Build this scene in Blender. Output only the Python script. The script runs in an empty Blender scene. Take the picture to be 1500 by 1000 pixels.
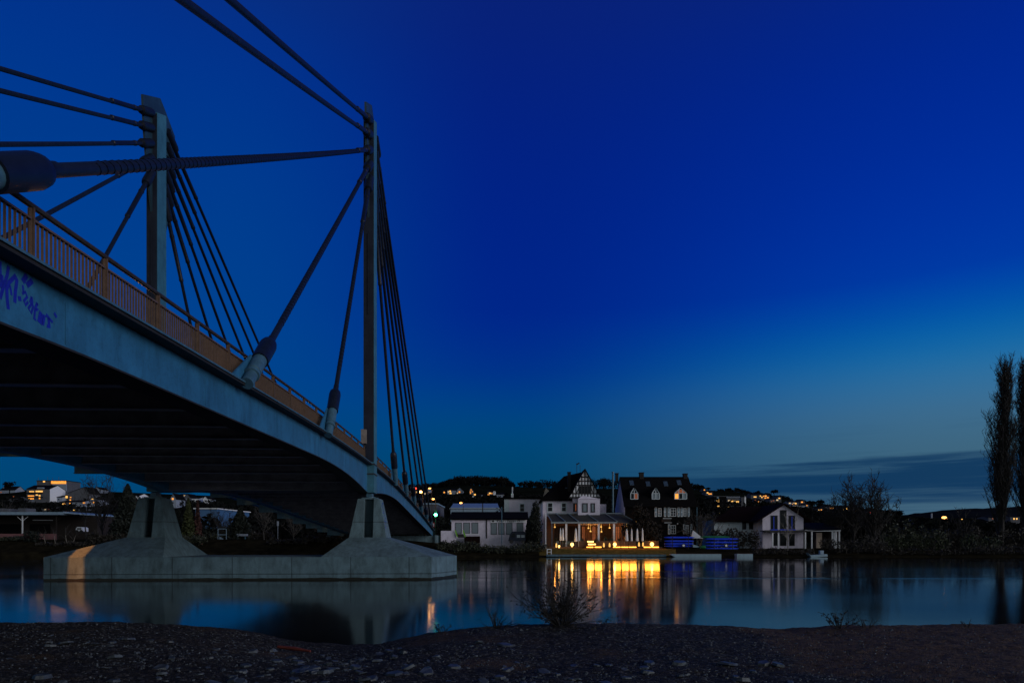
import bpy, math, random
from mathutils import Vector, Matrix, noise
from math import sin, cos, pi, radians, sqrt, atan2

scene = bpy.context.scene
col = scene.collection
rnd = random.Random(7)

CAMZ, HY, F = 2.6, 792.0, 1000.0
def GX(x, Y): return (x - 750.0) / F * Y
def ZY(y, Y): return CAMZ + (HY - y) / F * Y
def PX(x, y, Y): return Vector((GX(x, Y), Y, ZY(y, Y)))
def ss(a, b, x):
    t = max(0.0, min(1.0, (x - a) / (b - a))); return t * t * (3 - 2 * t)
def lerp(a, b, t): return a + (b - a) * t
def interp(tab, x):
    if x <= tab[0][0]: return tab[0][1]
    for (a, va), (b, vb) in zip(tab, tab[1:]):
        if x <= b: return va + (vb - va) * (x - a) / (b - a)
    return tab[-1][1]
def smooth_interp(tab, x):                 # Catmull-Rom through the table
    n = len(tab)
    if x <= tab[0][0]: return tab[0][1]
    if x >= tab[-1][0]: return tab[-1][1]
    for i in range(n - 1):
        if x <= tab[i + 1][0]: break
    x1, y1 = tab[i]; x2, y2 = tab[i + 1]
    def m(k):
        if k == 0: return (tab[1][1] - tab[0][1]) / (tab[1][0] - tab[0][0])
        if k == n - 1: return (tab[-1][1] - tab[-2][1]) / (tab[-1][0] - tab[-2][0])
        return (tab[k + 1][1] - tab[k - 1][1]) / (tab[k + 1][0] - tab[k - 1][0])
    h = x2 - x1; t = (x - x1) / h
    return ((2*t**3 - 3*t**2 + 1) * y1 + (t**3 - 2*t**2 + t) * h * m(i) +
            (-2*t**3 + 3*t**2) * y2 + (t**3 - t**2) * h * m(i + 1))
def lin(c): return tuple(((v/255)/12.92 if v/255 <= .04045 else ((v/255 + .055)/1.055)**2.4) for v in c)

# ------------------------------------------------------------------ materials
def nodes_of(name):
    m = bpy.data.materials.new(name); m.use_nodes = True
    nt = m.node_tree; return m, nt, nt.nodes['Principled BSDF']
def N(nt, typ, **kw):
    n = nt.nodes.new(typ)
    for k, v in kw.items(): setattr(n, k, v)
    return n
def pm(name, c, rough=.7, metal=0.0, var=.25, scale=3.0, bump=.0, bscale=None, c2=None, spec=.5, stretch=(1, 1, 1)):
    m, nt, b = nodes_of(name)
    tc = N(nt, 'ShaderNodeTexCoord'); mp = N(nt, 'ShaderNodeMapping'); mp.inputs['Scale'].default_value = stretch
    nt.links.new(tc.outputs['Object'], mp.inputs[0])
    nz = N(nt, 'ShaderNodeTexNoise'); nz.inputs['Scale'].default_value = scale
    nz.inputs['Detail'].default_value = 6; nz.inputs['Roughness'].default_value = .65
    nt.links.new(mp.outputs[0], nz.inputs['Vector'])
    cr = N(nt, 'ShaderNodeValToRGB')
    lo = tuple(v * (1 - var) for v in c); hi = c2 if c2 else tuple(min(1, v * (1 + var)) for v in c)
    cr.color_ramp.elements[0].position = .32; cr.color_ramp.elements[1].position = .68
    cr.color_ramp.elements[0].color = (*lo, 1); cr.color_ramp.elements[1].color = (*hi, 1)
    nt.links.new(nz.outputs['Fac'], cr.inputs[0]); nt.links.new(cr.outputs[0], b.inputs['Base Color'])
    b.inputs['Roughness'].default_value = rough; b.inputs['Metallic'].default_value = metal
    b.inputs['Specular IOR Level'].default_value = spec
    if bump:
        n2 = N(nt, 'ShaderNodeTexNoise'); n2.inputs['Scale'].default_value = bscale or scale * 4; n2.inputs['Detail'].default_value = 8
        nt.links.new(mp.outputs[0], n2.inputs['Vector'])
        bp = N(nt, 'ShaderNodeBump'); bp.inputs['Strength'].default_value = bump; bp.inputs['Distance'].default_value = .05
        nt.links.new(n2.outputs['Fac'], bp.inputs['Height']); nt.links.new(bp.outputs[0], b.inputs['Normal'])
    return m
def em(name, c, s):
    m, nt, b = nodes_of(name)
    b.inputs['Base Color'].default_value = (.02, .02, .02, 1)
    tc = N(nt, 'ShaderNodeTexCoord'); nz = N(nt, 'ShaderNodeTexNoise'); nz.inputs['Scale'].default_value = 1.7
    nt.links.new(tc.outputs['Object'], nz.inputs['Vector'])
    cr = N(nt, 'ShaderNodeValToRGB')
    cr.color_ramp.elements[0].position = .3; cr.color_ramp.elements[1].position = .7
    cr.color_ramp.elements[0].color = (*[v * .6 for v in c], 1); cr.color_ramp.elements[1].color = (*c, 1)
    nt.links.new(nz.outputs['Fac'], cr.inputs[0]); nt.links.new(cr.outputs[0], b.inputs['Emission Color'])
    b.inputs['Emission Strength'].default_value = s
    return m
def streaked(name, c, rough, lines_x=None, lines_z=None, stain=.5, lw=.012, metal=0.0, bump=.15, sz=1.0):
    """painted or cast surface with vertical run-off stains and construction joints"""
    m, nt, b = nodes_of(name)
    tc = N(nt, 'ShaderNodeTexCoord')
    def noise_tex(scale, st, detail=7):
        mp = N(nt, 'ShaderNodeMapping'); mp.inputs['Scale'].default_value = st
        nt.links.new(tc.outputs['Object'], mp.inputs[0])
        n = N(nt, 'ShaderNodeTexNoise'); n.inputs['Scale'].default_value = scale; n.inputs['Detail'].default_value = detail
        n.inputs['Roughness'].default_value = .68
        nt.links.new(mp.outputs[0], n.inputs['Vector']); return n
    n1 = noise_tex(.8 * sz, (1, 1, 1)); n2 = noise_tex(1.6 * sz, (1.5, 1.5, .5)); n3 = noise_tex(14 * sz, (1, 1, 1))
    cr1 = N(nt, 'ShaderNodeValToRGB'); e = cr1.color_ramp.elements
    e[0].position = .3; e[1].position = .7
    e[0].color = (*[v * .72 for v in c], 1); e[1].color = (*[min(1, v * 1.22) for v in c], 1)
    nt.links.new(n1.outputs['Fac'], cr1.inputs[0])
    cr2 = N(nt, 'ShaderNodeValToRGB'); e = cr2.color_ramp.elements
    e[0].position = .33; e[1].position = .56
    e[0].color = (1 - stain, 1 - stain, 1 - stain * 1.05, 1); e[1].color = (1, 1, 1, 1)
    nt.links.new(n2.outputs['Fac'], cr2.inputs[0])
    mx = N(nt, 'ShaderNodeMix', data_type='RGBA', blend_type='MULTIPLY'); mx.inputs[0].default_value = 1
    nt.links.new(cr1.outputs[0], mx.inputs[6]); nt.links.new(cr2.outputs[0], mx.inputs[7])
    out = mx.outputs[2]
    cr3 = N(nt, 'ShaderNodeValToRGB'); e = cr3.color_ramp.elements
    e[0].position = .25; e[1].position = .5; e[0].color = (.62, .62, .6, 1); e[1].color = (1, 1, 1, 1)
    nt.links.new(n3.outputs['Fac'], cr3.inputs[0])
    mx3 = N(nt, 'ShaderNodeMix', data_type='RGBA', blend_type='MULTIPLY'); mx3.inputs[0].default_value = .8
    nt.links.new(out, mx3.inputs[6]); nt.links.new(cr3.outputs[0], mx3.inputs[7]); out = mx3.outputs[2]
    sx = N(nt, 'ShaderNodeSeparateXYZ'); nt.links.new(tc.outputs['Object'], sx.inputs[0])
    for axis, spec in (('X', lines_x), ('Z', lines_z)):
        if not spec: continue
        period, off = spec
        a = N(nt, 'ShaderNodeMath', operation='ADD'); a.inputs[1].default_value = off
        nt.links.new(sx.outputs[axis], a.inputs[0])
        p = N(nt, 'ShaderNodeMath', operation='PINGPONG'); p.inputs[1].default_value = period / 2
        nt.links.new(a.outputs[0], p.inputs[0])
        g = N(nt, 'ShaderNodeMath', operation='GREATER_THAN'); g.inputs[1].default_value = lw
        nt.links.new(p.outputs[0], g.inputs[0])
        r = N(nt, 'ShaderNodeMapRange'); r.inputs['To Min'].default_value = .45
        nt.links.new(g.outputs[0], r.inputs['Value'])
        m2 = N(nt, 'ShaderNodeMix', data_type='RGBA', blend_type='MULTIPLY'); m2.inputs[0].default_value = 1
        nt.links.new(out, m2.inputs[6]); nt.links.new(r.outputs[0], m2.inputs[7]); out = m2.outputs[2]
    nt.links.new(out, b.inputs['Base Color'])
    bp = N(nt, 'ShaderNodeBump'); bp.inputs['Strength'].default_value = bump; bp.inputs['Distance'].default_value = .03
    nt.links.new(n3.outputs['Fac'], bp.inputs['Height']); nt.links.new(bp.outputs[0], b.inputs['Normal'])
    b.inputs['Roughness'].default_value = rough; b.inputs['Metallic'].default_value = metal
    return m

M = {}
M['concrete'] = streaked('concrete', (.108, .19, .235), .85, lines_x=(3.9, .6), lines_z=(60, -.40), stain=.4, lw=.035)
M['concrete2'] = streaked('concrete_pedestal', (.118, .195, .23), .85, lines_z=(60, -3.95), stain=.4, sz=1.2, lw=.03)
M['algae'] = pm('wet_algae', (.012, .014, .01), .5, var=.5, scale=6)
M['girder'] = streaked('girder_paint', (.028, .165, .32), .55, stain=.3, bump=.03, sz=.7)
M['girder_dark'] = pm('girder_underside_shade', (.022, .022, .025), .7, var=.3, scale=1.5, spec=.25)  # shade of soffits and flange put into a near-black colour
M['beam'] = pm('crossbeam_paint', (.26, .27, .32), .5, var=.3, scale=1.5)
M['pylon'] = streaked('pylon_paint', (.05, .19, .26), .5, stain=.25, bump=.03, lines_z=(6, .2), lw=.01)
M['pylon_front'] = pm('pylon_front_shade', (.020, .025, .040), .6, var=.25, scale=1.2, spec=.12)  # darker than the pylon sides: shade of the front face put into its colour
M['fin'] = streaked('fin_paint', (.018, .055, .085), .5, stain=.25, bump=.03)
M['cable'] = pm('cable_sheath', (.009, .015, .030), .45, var=.3, scale=5, spec=.25)
M['fillet'] = pm('cable_fillet', (.002, .002, .003), .7, spec=.05)
M['sleeve'] = pm('anchor_sleeve', (.007, .012, .026), .45, var=.3, scale=4, spec=.3)
M['steel'] = pm('grey_steel', (.05, .13, .19), .5, var=.25, scale=5)
M['rail'] = pm('rail_steel', (.04, .034, .03), .5, spec=.25, var=.3, scale=6)
M['slat'] = pm('slat_paint', (.12, .075, .05), .55, var=.25, scale=5)
M['asphalt'] = pm('asphalt', (.05, .05, .05), .9, scale=20)
M['spray'] = pm('spray_paint', (.008, .016, .36), .5, var=.2, scale=9)
M['spray_blue'] = pm('spray_paint_light', (.03, .10, .30), .5, var=.3, scale=12)
M['led'] = em('led_strip', (1, .38, .05), 4.5)
M['globe'] = em('globe_lamp', (1, .52, .12), 6)
M['orange'] = em('window_orange', (1, .36, .05), 1.5)
M['amber'] = em('window_amber', (1, .52, .12), 1.6)
M['warmwhite'] = em('window_warm_white', (1, .75, .45), .8)
M['dimlit'] = em('window_dim', (1, .26, .09), .25)
M['green_glow'] = em('green_signal', (.08, 1, .36), 16)
M['red_glow'] = em('red_signal', (1, .06, .03), 4)
M['lampglow'] = em('street_lamp_glow', (1, .42, .1), 5)
M['lampstrong'] = em('street_lamp_strong', (1, .5, .13), 45)
M['equip'] = pm('equipment_box_paint', (.22, .19, .17), .6)
M['plaster'] = pm('pale_plaster', (.68, .63, .74), .85, var=.12, scale=1.2, bump=.1)
M['plaster2'] = pm('warm_plaster', (.55, .45, .36), .85, var=.12, scale=1.2)
M['roofbar'] = pm('awning_bar', (.22, .27, .3), .5)
M['ivydark'] = pm('dark_ivy', (.02, .013, .009), .8, var=.5, scale=2.5)
M['lawn'] = pm('lit_lawn_grass', (.15, .105, .028), 1, var=.5, scale=1.2, spec=0)  # grass with the golden glow of the light strips put into its colour
M['chimney'] = pm('dark_chimney_brick', (.012, .010, .010), .9, var=.35, scale=5)  # very dark brick, uneven in tone
M['skylight'] = pm('skylight_glass', (.05, .08, .12), .3, var=.3, scale=2)
M['white'] = pm('white_paint', (.78, .80, .84), .6, var=.08, scale=2)
M['hillwall'] = pm('hill_house_plaster', (.25, .29, .36), .85, var=.12, scale=.5)
M['hillwall2'] = pm('hill_house_grey', (.085, .09, .105), .85, var=.2, scale=.5)
M['roof'] = pm('dark_roof_tiles', (.006, .0055, .006), .95, spec=.05, var=.5, scale=2.5, stretch=(1, 1, 4), bump=.3)
M['roof_red'] = pm('red_brown_roof', (.011, .005, .0045), .95, spec=.05, var=.4, scale=2.5, stretch=(1, 1, 4))
M['slate'] = pm('slate_cladding', (.005, .005, .0055), .9, spec=.06, var=.5, scale=4, stretch=(1, 1, 3), bump=.3)
M['timber'] = pm('dark_timber', (.012, .011, .012), .7, var=.3, scale=8)
M['glass_dark'] = pm('dark_glass', (.006, .008, .011), .15, var=.3, scale=2, spec=.2)
M['blind'] = pm('grey_roller_blind', (.20, .25, .28), .6, var=.08, scale=1, stretch=(1, 1, 12))
M['shutter'] = pm('pale_shutter', (.55, .62, .66), .6, var=.15, scale=4)
M['canopy'] = pm('awning_cloth', (.034, .033, .027), .7, var=.15, scale=1.3)
M['wood'] = pm('terrace_wood', (.10, .05, .026), .7, var=.35, scale=6, stretch=(6, 6, 1))
M['brick'] = pm('brown_brick', (.016, .010, .008), .9, var=.35, scale=5)
M['pink'] = pm('pink_wall', (.2, .085, .09), .85, var=.2, scale=1.5)
M['blue_plastic'] = pm('blue_canoe_plastic', (.02, .075, .80), .4, var=.2, scale=2)
M['green_plastic'] = pm('green_canoe_plastic', (.02, .16, .05), .4, var=.2, scale=2)
M['lime'] = pm('lime_plastic', (.16, .42, .02), .4, var=.15, scale=2)
M['rubber'] = pm('black_rubber', (.015, .015, .016), .8, var=.3, scale=9)
M['pontoon'] = pm('pontoon_float', (.22, .33, .40), .5, var=.15, scale=1.5)
M['bark'] = pm('bark', (.05, .045, .038), .9, var=.4, scale=6)
M['bark_pale'] = pm('pale_bark', (.22, .2, .17), .9, var=.4, scale=4)
M['twig'] = pm('dark_twig', (.02, .018, .017), .9, var=.3, scale=6)
M['twig_grey'] = pm('grey_twig', (.055, .05, .046), .9, var=.4, scale=6)
M['needle'] = pm('dark_needles', (.008, .013, .008), .8, var=.5, scale=2.5)
M['conifer'] = pm('yellow_green_conifer', (.034, .043, .010), .8, var=.6, scale=1.6)
M['russet'] = pm('russet_foliage', (.06, .022, .018), .8, var=.5, scale=2)
M['leaf'] = pm('hedge_leaf', (.038, .044, .024), .6, var=.5, scale=3)
M['reed'] = pm('green_reed', (.028, .038, .014), .7, var=.5, scale=2)
M['ivy'] = pm('ivy', (.022, .018, .012), .7, var=.5, scale=2.5)
M['wood_far'] = pm('far_wood', (.010, .011, .011), 1, spec=0, var=.5, scale=.3)
M['land'] = pm('bank_earth', (.014, .012, .008), 1, var=.5, scale=.6, c2=(.028, .023, .013), spec=0)
M['hillside'] = pm('hillside', (.010, .012, .008), 1, spec=0, var=.5, scale=.03)
M['farhill'] = pm('far_hill_wood', (.012, .014, .018), 1, spec=0, var=.4, scale=.02)
M['stone'] = pm('slate_stone', (.058, .07, .08), .5, var=.6, scale=5, bump=.3, spec=.35)
M['pebble'] = pm('dark_pebbles', (.03, .038, .045), .6, var=.75, scale=9, spec=.3, c2=(.11, .13, .15))
M['debris'] = pm('red_brown_driftwood', (.16, .03, .02), .7, var=.3, scale=8)
M['sign_red'] = pm('sign_red', (.5, .02, .03), .5)
M['deepblue'] = pm('deep_blue_cladding', (.05, .13, .27), .6, var=.12, scale=.6, stretch=(3, 1, 1))
M['bluehall'] = pm('blue_metal_cladding', (.22, .32, .42), .5, var=.12, scale=.6, stretch=(3, 1, 1))

# ------------------------------------------------------------------ mesh builder
FRAME = {}
class MB:
    def __init__(s, tf=None): s.v = []; s.f = []; s.tf = tf
    def add(s, vs, fs):
        o = len(s.v); s.v += [tuple(v) for v in vs]; s.f += [tuple(i + o for i in f) for f in fs]; return s
    def hexa(s, p): return s.add(p, [(0,3,2,1), (4,5,6,7), (0,1,5,4), (1,2,6,5), (2,3,7,6), (3,0,4,7)])
    def box(s, x0, x1, y0, y1, z0, z1):
        return s.hexa([(x0,y0,z0),(x1,y0,z0),(x1,y1,z0),(x0,y1,z0),(x0,y0,z1),(x1,y0,z1),(x1,y1,z1),(x0,y1,z1)])
    def slab(s, q, t):                      # quad thickened downwards
        return s.hexa([(p[0], p[1], p[2] - t) for p in q] + list(q))
    def prism(s, pts, d):                   # planar polygon pushed by vector d
        n = len(pts); d = Vector(d); a = [Vector(p) for p in pts]; b = [p + d for p in a]
        return s.add(a + b, [tuple(range(n))[::-1], tuple(range(n, 2*n))] + [(i, (i+1) % n, n + (i+1) % n, n + i) for i in range(n)])
    def tube(s, pts, rad, n=6, caps=True):
        pts = [Vector(p) for p in pts]
        if not isinstance(rad, (list, tuple)): rad = [rad] * len(pts)
        vs = []; fs = []
        t0 = (pts[1] - pts[0]).normalized()
        up = Vector((0, 0, 1)) if abs(t0.z) < .95 else Vector((1, 0, 0))
        a = t0.cross(up).normalized()
        for i, p in enumerate(pts):
            t = (pts[min(i+1, len(pts)-1)] - pts[max(i-1, 0)]).normalized()
            a = (a - t * a.dot(t)).normalized(); b = t.cross(a)
            for k in range(n):
                w = 2*pi*k/n; vs.append(p + (a*cos(w) + b*sin(w)) * rad[i])
        for i in range(len(pts) - 1):
            for k in range(n):
                fs.append((i*n+k, i*n+(k+1) % n, (i+1)*n+(k+1) % n, (i+1)*n+k))
        if caps: fs += [tuple(range(n))[::-1], tuple(range((len(pts)-1)*n, len(pts)*n))]
        return s.add(vs, fs)
    def lathe(s, p0, d, prof, n=20):        # prof: (distance along d, radius)
        d = Vector(d).normalized(); p0 = Vector(p0)
        return s.tube([p0 + d*a for a, r in prof], [max(r, .0005) for a, r in prof], n) if len({round(a, 5) for a, r in prof}) == len(prof) \
            else s.tube([p0 + d*(a + i*1e-4) for i, (a, r) in enumerate(prof)], [max(r, .0005) for a, r in prof], n)
    def sphere(s, c, r, nu=10, nv=7, sc=(1, 1, 1)):
        vs = []; fs = []
        for j in range(nv + 1):
            th = pi*j/nv
            for i in range(nu):
                ph = 2*pi*i/nu
                vs.append((c[0] + r*sc[0]*sin(th)*cos(ph), c[1] + r*sc[1]*sin(th)*sin(ph), c[2] + r*sc[2]*cos(th)))
        for j in range(nv):
            for i in range(nu): fs.append((j*nu+i, (j+1)*nu+i, (j+1)*nu+(i+1) % nu, j*nu+(i+1) % nu))
        return s.add(vs, fs)
    def leaf(s, c, size, r, asp=.55):
        c = Vector(c); n = Vector((r.gauss(0,1), r.gauss(0,1), r.gauss(0,1)+.4)).normalized()
        a = n.orthogonal().normalized(); b = n.cross(a); w = r.uniform(0, 2*pi)
        u = (a*cos(w) + b*sin(w))*size; v = (b*cos(w) - a*sin(w))*size*asp
        return s.add([c - u, c - v*.9 + u*.1, c + u, c + v + u*.1], [(0, 1, 2, 3)])
    def cloud(s, c, rad, n, size, r, shell=.35):    # leaves filling an uneven ellipsoid
        for _ in range(n):
            d = Vector((r.gauss(0,1), r.gauss(0,1), r.gauss(0,1))).normalized()
            k = (shell + (1-shell)*r.random()) ** .6
            k *= .72 + .45*noise.noise(d*1.9 + Vector((c[0], c[1], c[2]))*.37)
            s.leaf((c[0]+d.x*rad[0]*k, c[1]+d.y*rad[1]*k, c[2]+d.z*rad[2]*k), size*r.uniform(.6, 1.4), r)
        return s
    def build(s, name, mat, parent=None, at=None, smooth=False):
        vs = [Vector(v) for v in s.v]
        if s.tf: vs = [s.tf(v) for v in vs]
        loc, rz = Vector((0, 0, 0)), 0.0
        if parent is not None: loc, rz = FRAME[parent.name]
        elif at is not None: loc = Vector(at)
        c_, s_ = cos(-rz), sin(-rz)
        out = []
        for v in vs:
            d = v - loc; out.append((d.x*c_ - d.y*s_, d.x*s_ + d.y*c_, d.z))
        me = bpy.data.meshes.new(name); me.from_pydata(out, [], s.f); me.update()
        if smooth:
            me.polygons.foreach_set('use_smooth', [True]*len(me.polygons))
            me.set_sharp_from_angle(angle=radians(38))
        me.materials.append(mat)
        o = bpy.data.objects.new(name, me); col.objects.link(o)
        if parent is not None: o.parent = parent; FRAME[o.name] = FRAME[parent.name]
        else: o.location = loc; FRAME[o.name] = (loc, 0.0)
        return o
def tag(o, label=None, cat=None, group=None, kind=None):
    if label: o['label'] = label
    if cat: o['category'] = cat
    if group: o['group'] = group
    if kind: o['kind'] = kind
    return o
def thing(name, label, cat, loc, rz=0.0, group=None):
    o = bpy.data.objects.new(name, None); col.objects.link(o); o.empty_display_size = .3
    o.location = loc; o.rotation_euler = (0, 0, rz); FRAME[o.name] = (Vector(loc), rz)
    return tag(o, label, cat, group)
def lamp(name, typ, world, power, color, parent=None, size=.1, aim=None, spot=60, shape=None):
    d = bpy.data.lights.new(name, typ); d.energy = power; d.color = color
    if typ == 'AREA':
        d.shape = 'RECTANGLE'; d.size, d.size_y = shape
    else: d.shadow_soft_size = size
    if typ == 'SPOT': d.spot_size = radians(spot); d.spot_blend = .4
    o = bpy.data.objects.new(name, d); col.objects.link(o); o.location = world
    if aim is not None: o.rotation_euler = (Vector(aim) - Vector(world)).to_track_quat('-Z', 'Y').to_euler()
    if parent is not None:
        o.parent = parent
        loc, rz = FRAME[parent.name]
        o.matrix_parent_inverse = (Matrix.Translation(loc) @ Matrix.Rotation(rz, 4, 'Z')).inverted()
    return o
# ------------------------------------------------------------------ bridge
PHI = .053
def W(v): return Vector((v[0]*cos(PHI) - v[1]*sin(PHI), v[0]*sin(PHI) + v[1]*cos(PHI), v[2]))
def BM(): return MB(W)
def on_plane(x, y, L):                      # point of the plane "L metres right of the axis" seen at this pixel
    t = (x - 750.0) / F
    # X = L cos - v sin ; Y = L sin + v cos ; X = t Y
    v = L*(cos(PHI) - t*sin(PHI)) / (t*cos(PHI) + sin(PHI))
    Y = L*sin(PHI) + v*cos(PHI)
    return v, ZY(y, Y)
T_TAB = [(-60,3.9),(-30,5.7),(-5,6.8),(10.9,7.32),(19,7.61),(34.7,8.05),(50,8.16),(63,7.98),(74.5,7.52),(95,6.45),(133,3.9)]
F_TAB = [(-60,2.8),(-30,4.55),(-5,5.66),(10.9,6.16),(14,6.3),(20,6.45),(25.6,6.58),(29.6,6.68),(36,6.80),(41,6.72),(45.5,6.46),(49.6,6.10),
         (51.2,6.10),(55,6.42),(59.6,6.66),(65,6.70),(70,6.54),(87.4,5.55),(133,3.0)]
zT = lambda v: smooth_interp(T_TAB, v)
zF = lambda v: smooth_interp(F_TAB, v)
V0, V1 = -24.0, 124.0
def vs_range(a, b, step=1.0):
    n = int(round((b-a)/step)); return [a + (b-a)*i/n for i in range(n+1)]
ROOT = thing('cable_stayed_bridge', 'long grey cable-stayed road bridge with orange-lit railing crossing the river', 'bridge',
             W(Vector((-15.5, 50, 0))), PHI)
def sweep(mb, prof, a, b, step=1.0):        # prof(v) -> closed (L, z) section
    st = vs_range(a, b, step); n = len(prof(a)); vs = []; fs = []
    for v in st: vs += [(L, v, z) for L, z in prof(v)]
    for i in range(len(st)-1):
        for k in range(n): fs.append((i*n+k, i*n+(k+1) % n, (i+1)*n+(k+1) % n, (i+1)*n+k))
    fs += [tuple(range(n))[::-1], tuple(range((len(st)-1)*n, len(st)*n))]
    return mb.add(vs, fs)
RW = -7.78                                   # outer face of the right girder
sweep(BM(), lambda v: [(RW, zF(v)), (RW, zT(v)-.123), (RW-.7, zT(v)-.123), (RW-.7, zF(v))], V0, V1).build('girder', M['girder'], ROOT)
sweep(BM(), lambda v: [(-22.42, zF(v)), (-22.42, zT(v)-.253), (-21.72, zT(v)-.253), (-21.72, zF(v))], V0, V1).build('girder', M['girder'], ROOT)
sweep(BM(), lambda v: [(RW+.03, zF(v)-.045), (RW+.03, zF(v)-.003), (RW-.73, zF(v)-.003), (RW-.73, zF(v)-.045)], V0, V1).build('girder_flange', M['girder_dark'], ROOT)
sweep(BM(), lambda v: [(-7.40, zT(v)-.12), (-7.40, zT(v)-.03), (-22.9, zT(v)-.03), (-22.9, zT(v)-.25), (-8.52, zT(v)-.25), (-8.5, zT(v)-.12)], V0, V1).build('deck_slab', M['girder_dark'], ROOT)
sweep(BM(), lambda v: [(-7.36, zT(v)-.05), (-7.36, zT(v)), (-7.62, zT(v)), (-7.62, zT(v)-.026), (-7.398, zT(v)-.026), (-7.398, zT(v)-.05)], V0, V1).build('deck_edge', M['steel'], ROOT)
sweep(BM(), lambda v: [(-9.6, zT(v)-.024), (-9.6, zT(v)+.01), (-21.4, zT(v)+.01), (-21.4, zT(v)-.024)], V0, V1, 2).build('roadway', M['asphalt'], ROOT)
# web stiffeners on the outer face
for v in (13.4, 20.1, 27.2, 34.3, 41.4, 58, 66, 74, 82, 90, 98):
    BM().box(RW-.01, RW+.014, v-.02, v+.02, zF(v)+.05, zT(v)-.28).build('web_stiffener', M['girder'], ROOT)
# cross beams
v = -21.4; k = 0
while v < 122:
    zt = zT(v)-.25; zb = max(zF(v)+.10, zt-1.25) if not 46 < v < 55 else zF(v)+.12
    b = BM()
    b.box(-21.7, -8.5, v-.012, v+.012, zb+.02, zt); b.box(-21.7, -8.5, v-.16, v+.16, zb-.02, zb+.015)
    b.build('crossbeam', M['beam'], ROOT)
    v += 3.55
# cantilever walkway on the far side
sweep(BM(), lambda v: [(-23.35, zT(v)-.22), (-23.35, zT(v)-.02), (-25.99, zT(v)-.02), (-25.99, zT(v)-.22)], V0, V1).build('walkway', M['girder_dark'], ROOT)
sweep(BM(), lambda v: [(-26.27, zT(v)-.25), (-26.27, zT(v)+.05), (-26.67, zT(v)+.05), (-26.67, zT(v)-.25)], V0, V1).build('added_kerb', M['girder'], ROOT)  # added: leaves a slit that shapes the lamp stripe on the pier
for k in range(-6, 12):
    v = 43.0 + 7.1*k
    if k == 1: continue
    zb = zF(v) - (-.08 if v < 60 else min(.5, .06 + .009*(v-60)))
    b = BM(); b.box(-24.45, -22.43, v-.1, v+.1, zb, zb+.05); b.box(-24.45, -22.43, v-.012, v+.012, zb+.05, zT(v)-.223)
    b.build('walkway_bracket', M['steel'], ROOT)

# railings
def railing(Lr, slats, sgn):
    sp = 2.42; v = 12.62 - sp*14; posts = []
    while v < V1 - .5: posts.append(v); v += sp
    for p in posts:
        if 49.2 < p < 50.9: p = 48.9
        z = zT(p); b = BM(); b.box(Lr-.06, Lr+.06, p-.012, p+.012, z, z+1.16); b.box(Lr-.015, Lr+.015, p-.05, p+.05, z, z+1.16)
        b.build('railing_post', M['slat'], ROOT)
    pts = [(Lr, v, zT(v)+1.2) for v in vs_range(posts[0], posts[-1], 1.2)]
    BM().tube(pts, .055, 8).build('handrail', M['rail'], ROOT, smooth=True)
    for a, c in zip(posts, posts[1:]):
        a2, c2 = a+.05, c-.05; b = BM()
        sweep(b, lambda v: [(Lr-.04, zT(v)+.93), (Lr-.04, zT(v)+.97), (Lr+.04, zT(v)+.97), (Lr+.04, zT(v)+.93)], a2, c2, .8)
        sweep(b, lambda v: [(Lr-.03, zT(v)+.06), (Lr-.03, zT(v)+.10), (Lr+.03, zT(v)+.10), (Lr+.03, zT(v)+.06)], a2, c2, .8)
        if slats:
            n = 17
            for i in range(1, n+1):
                v = a2 + (c2-a2)*i/(n+1); z = zT(v)
                b.box(Lr-.022, Lr+.022, v-.007, v+.008, z+.08, z+.94)
        b.build('railing_panel', M['slat'], ROOT)
railing(-7.92, True, 1)
railing(-26.5, False, -1)

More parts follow.
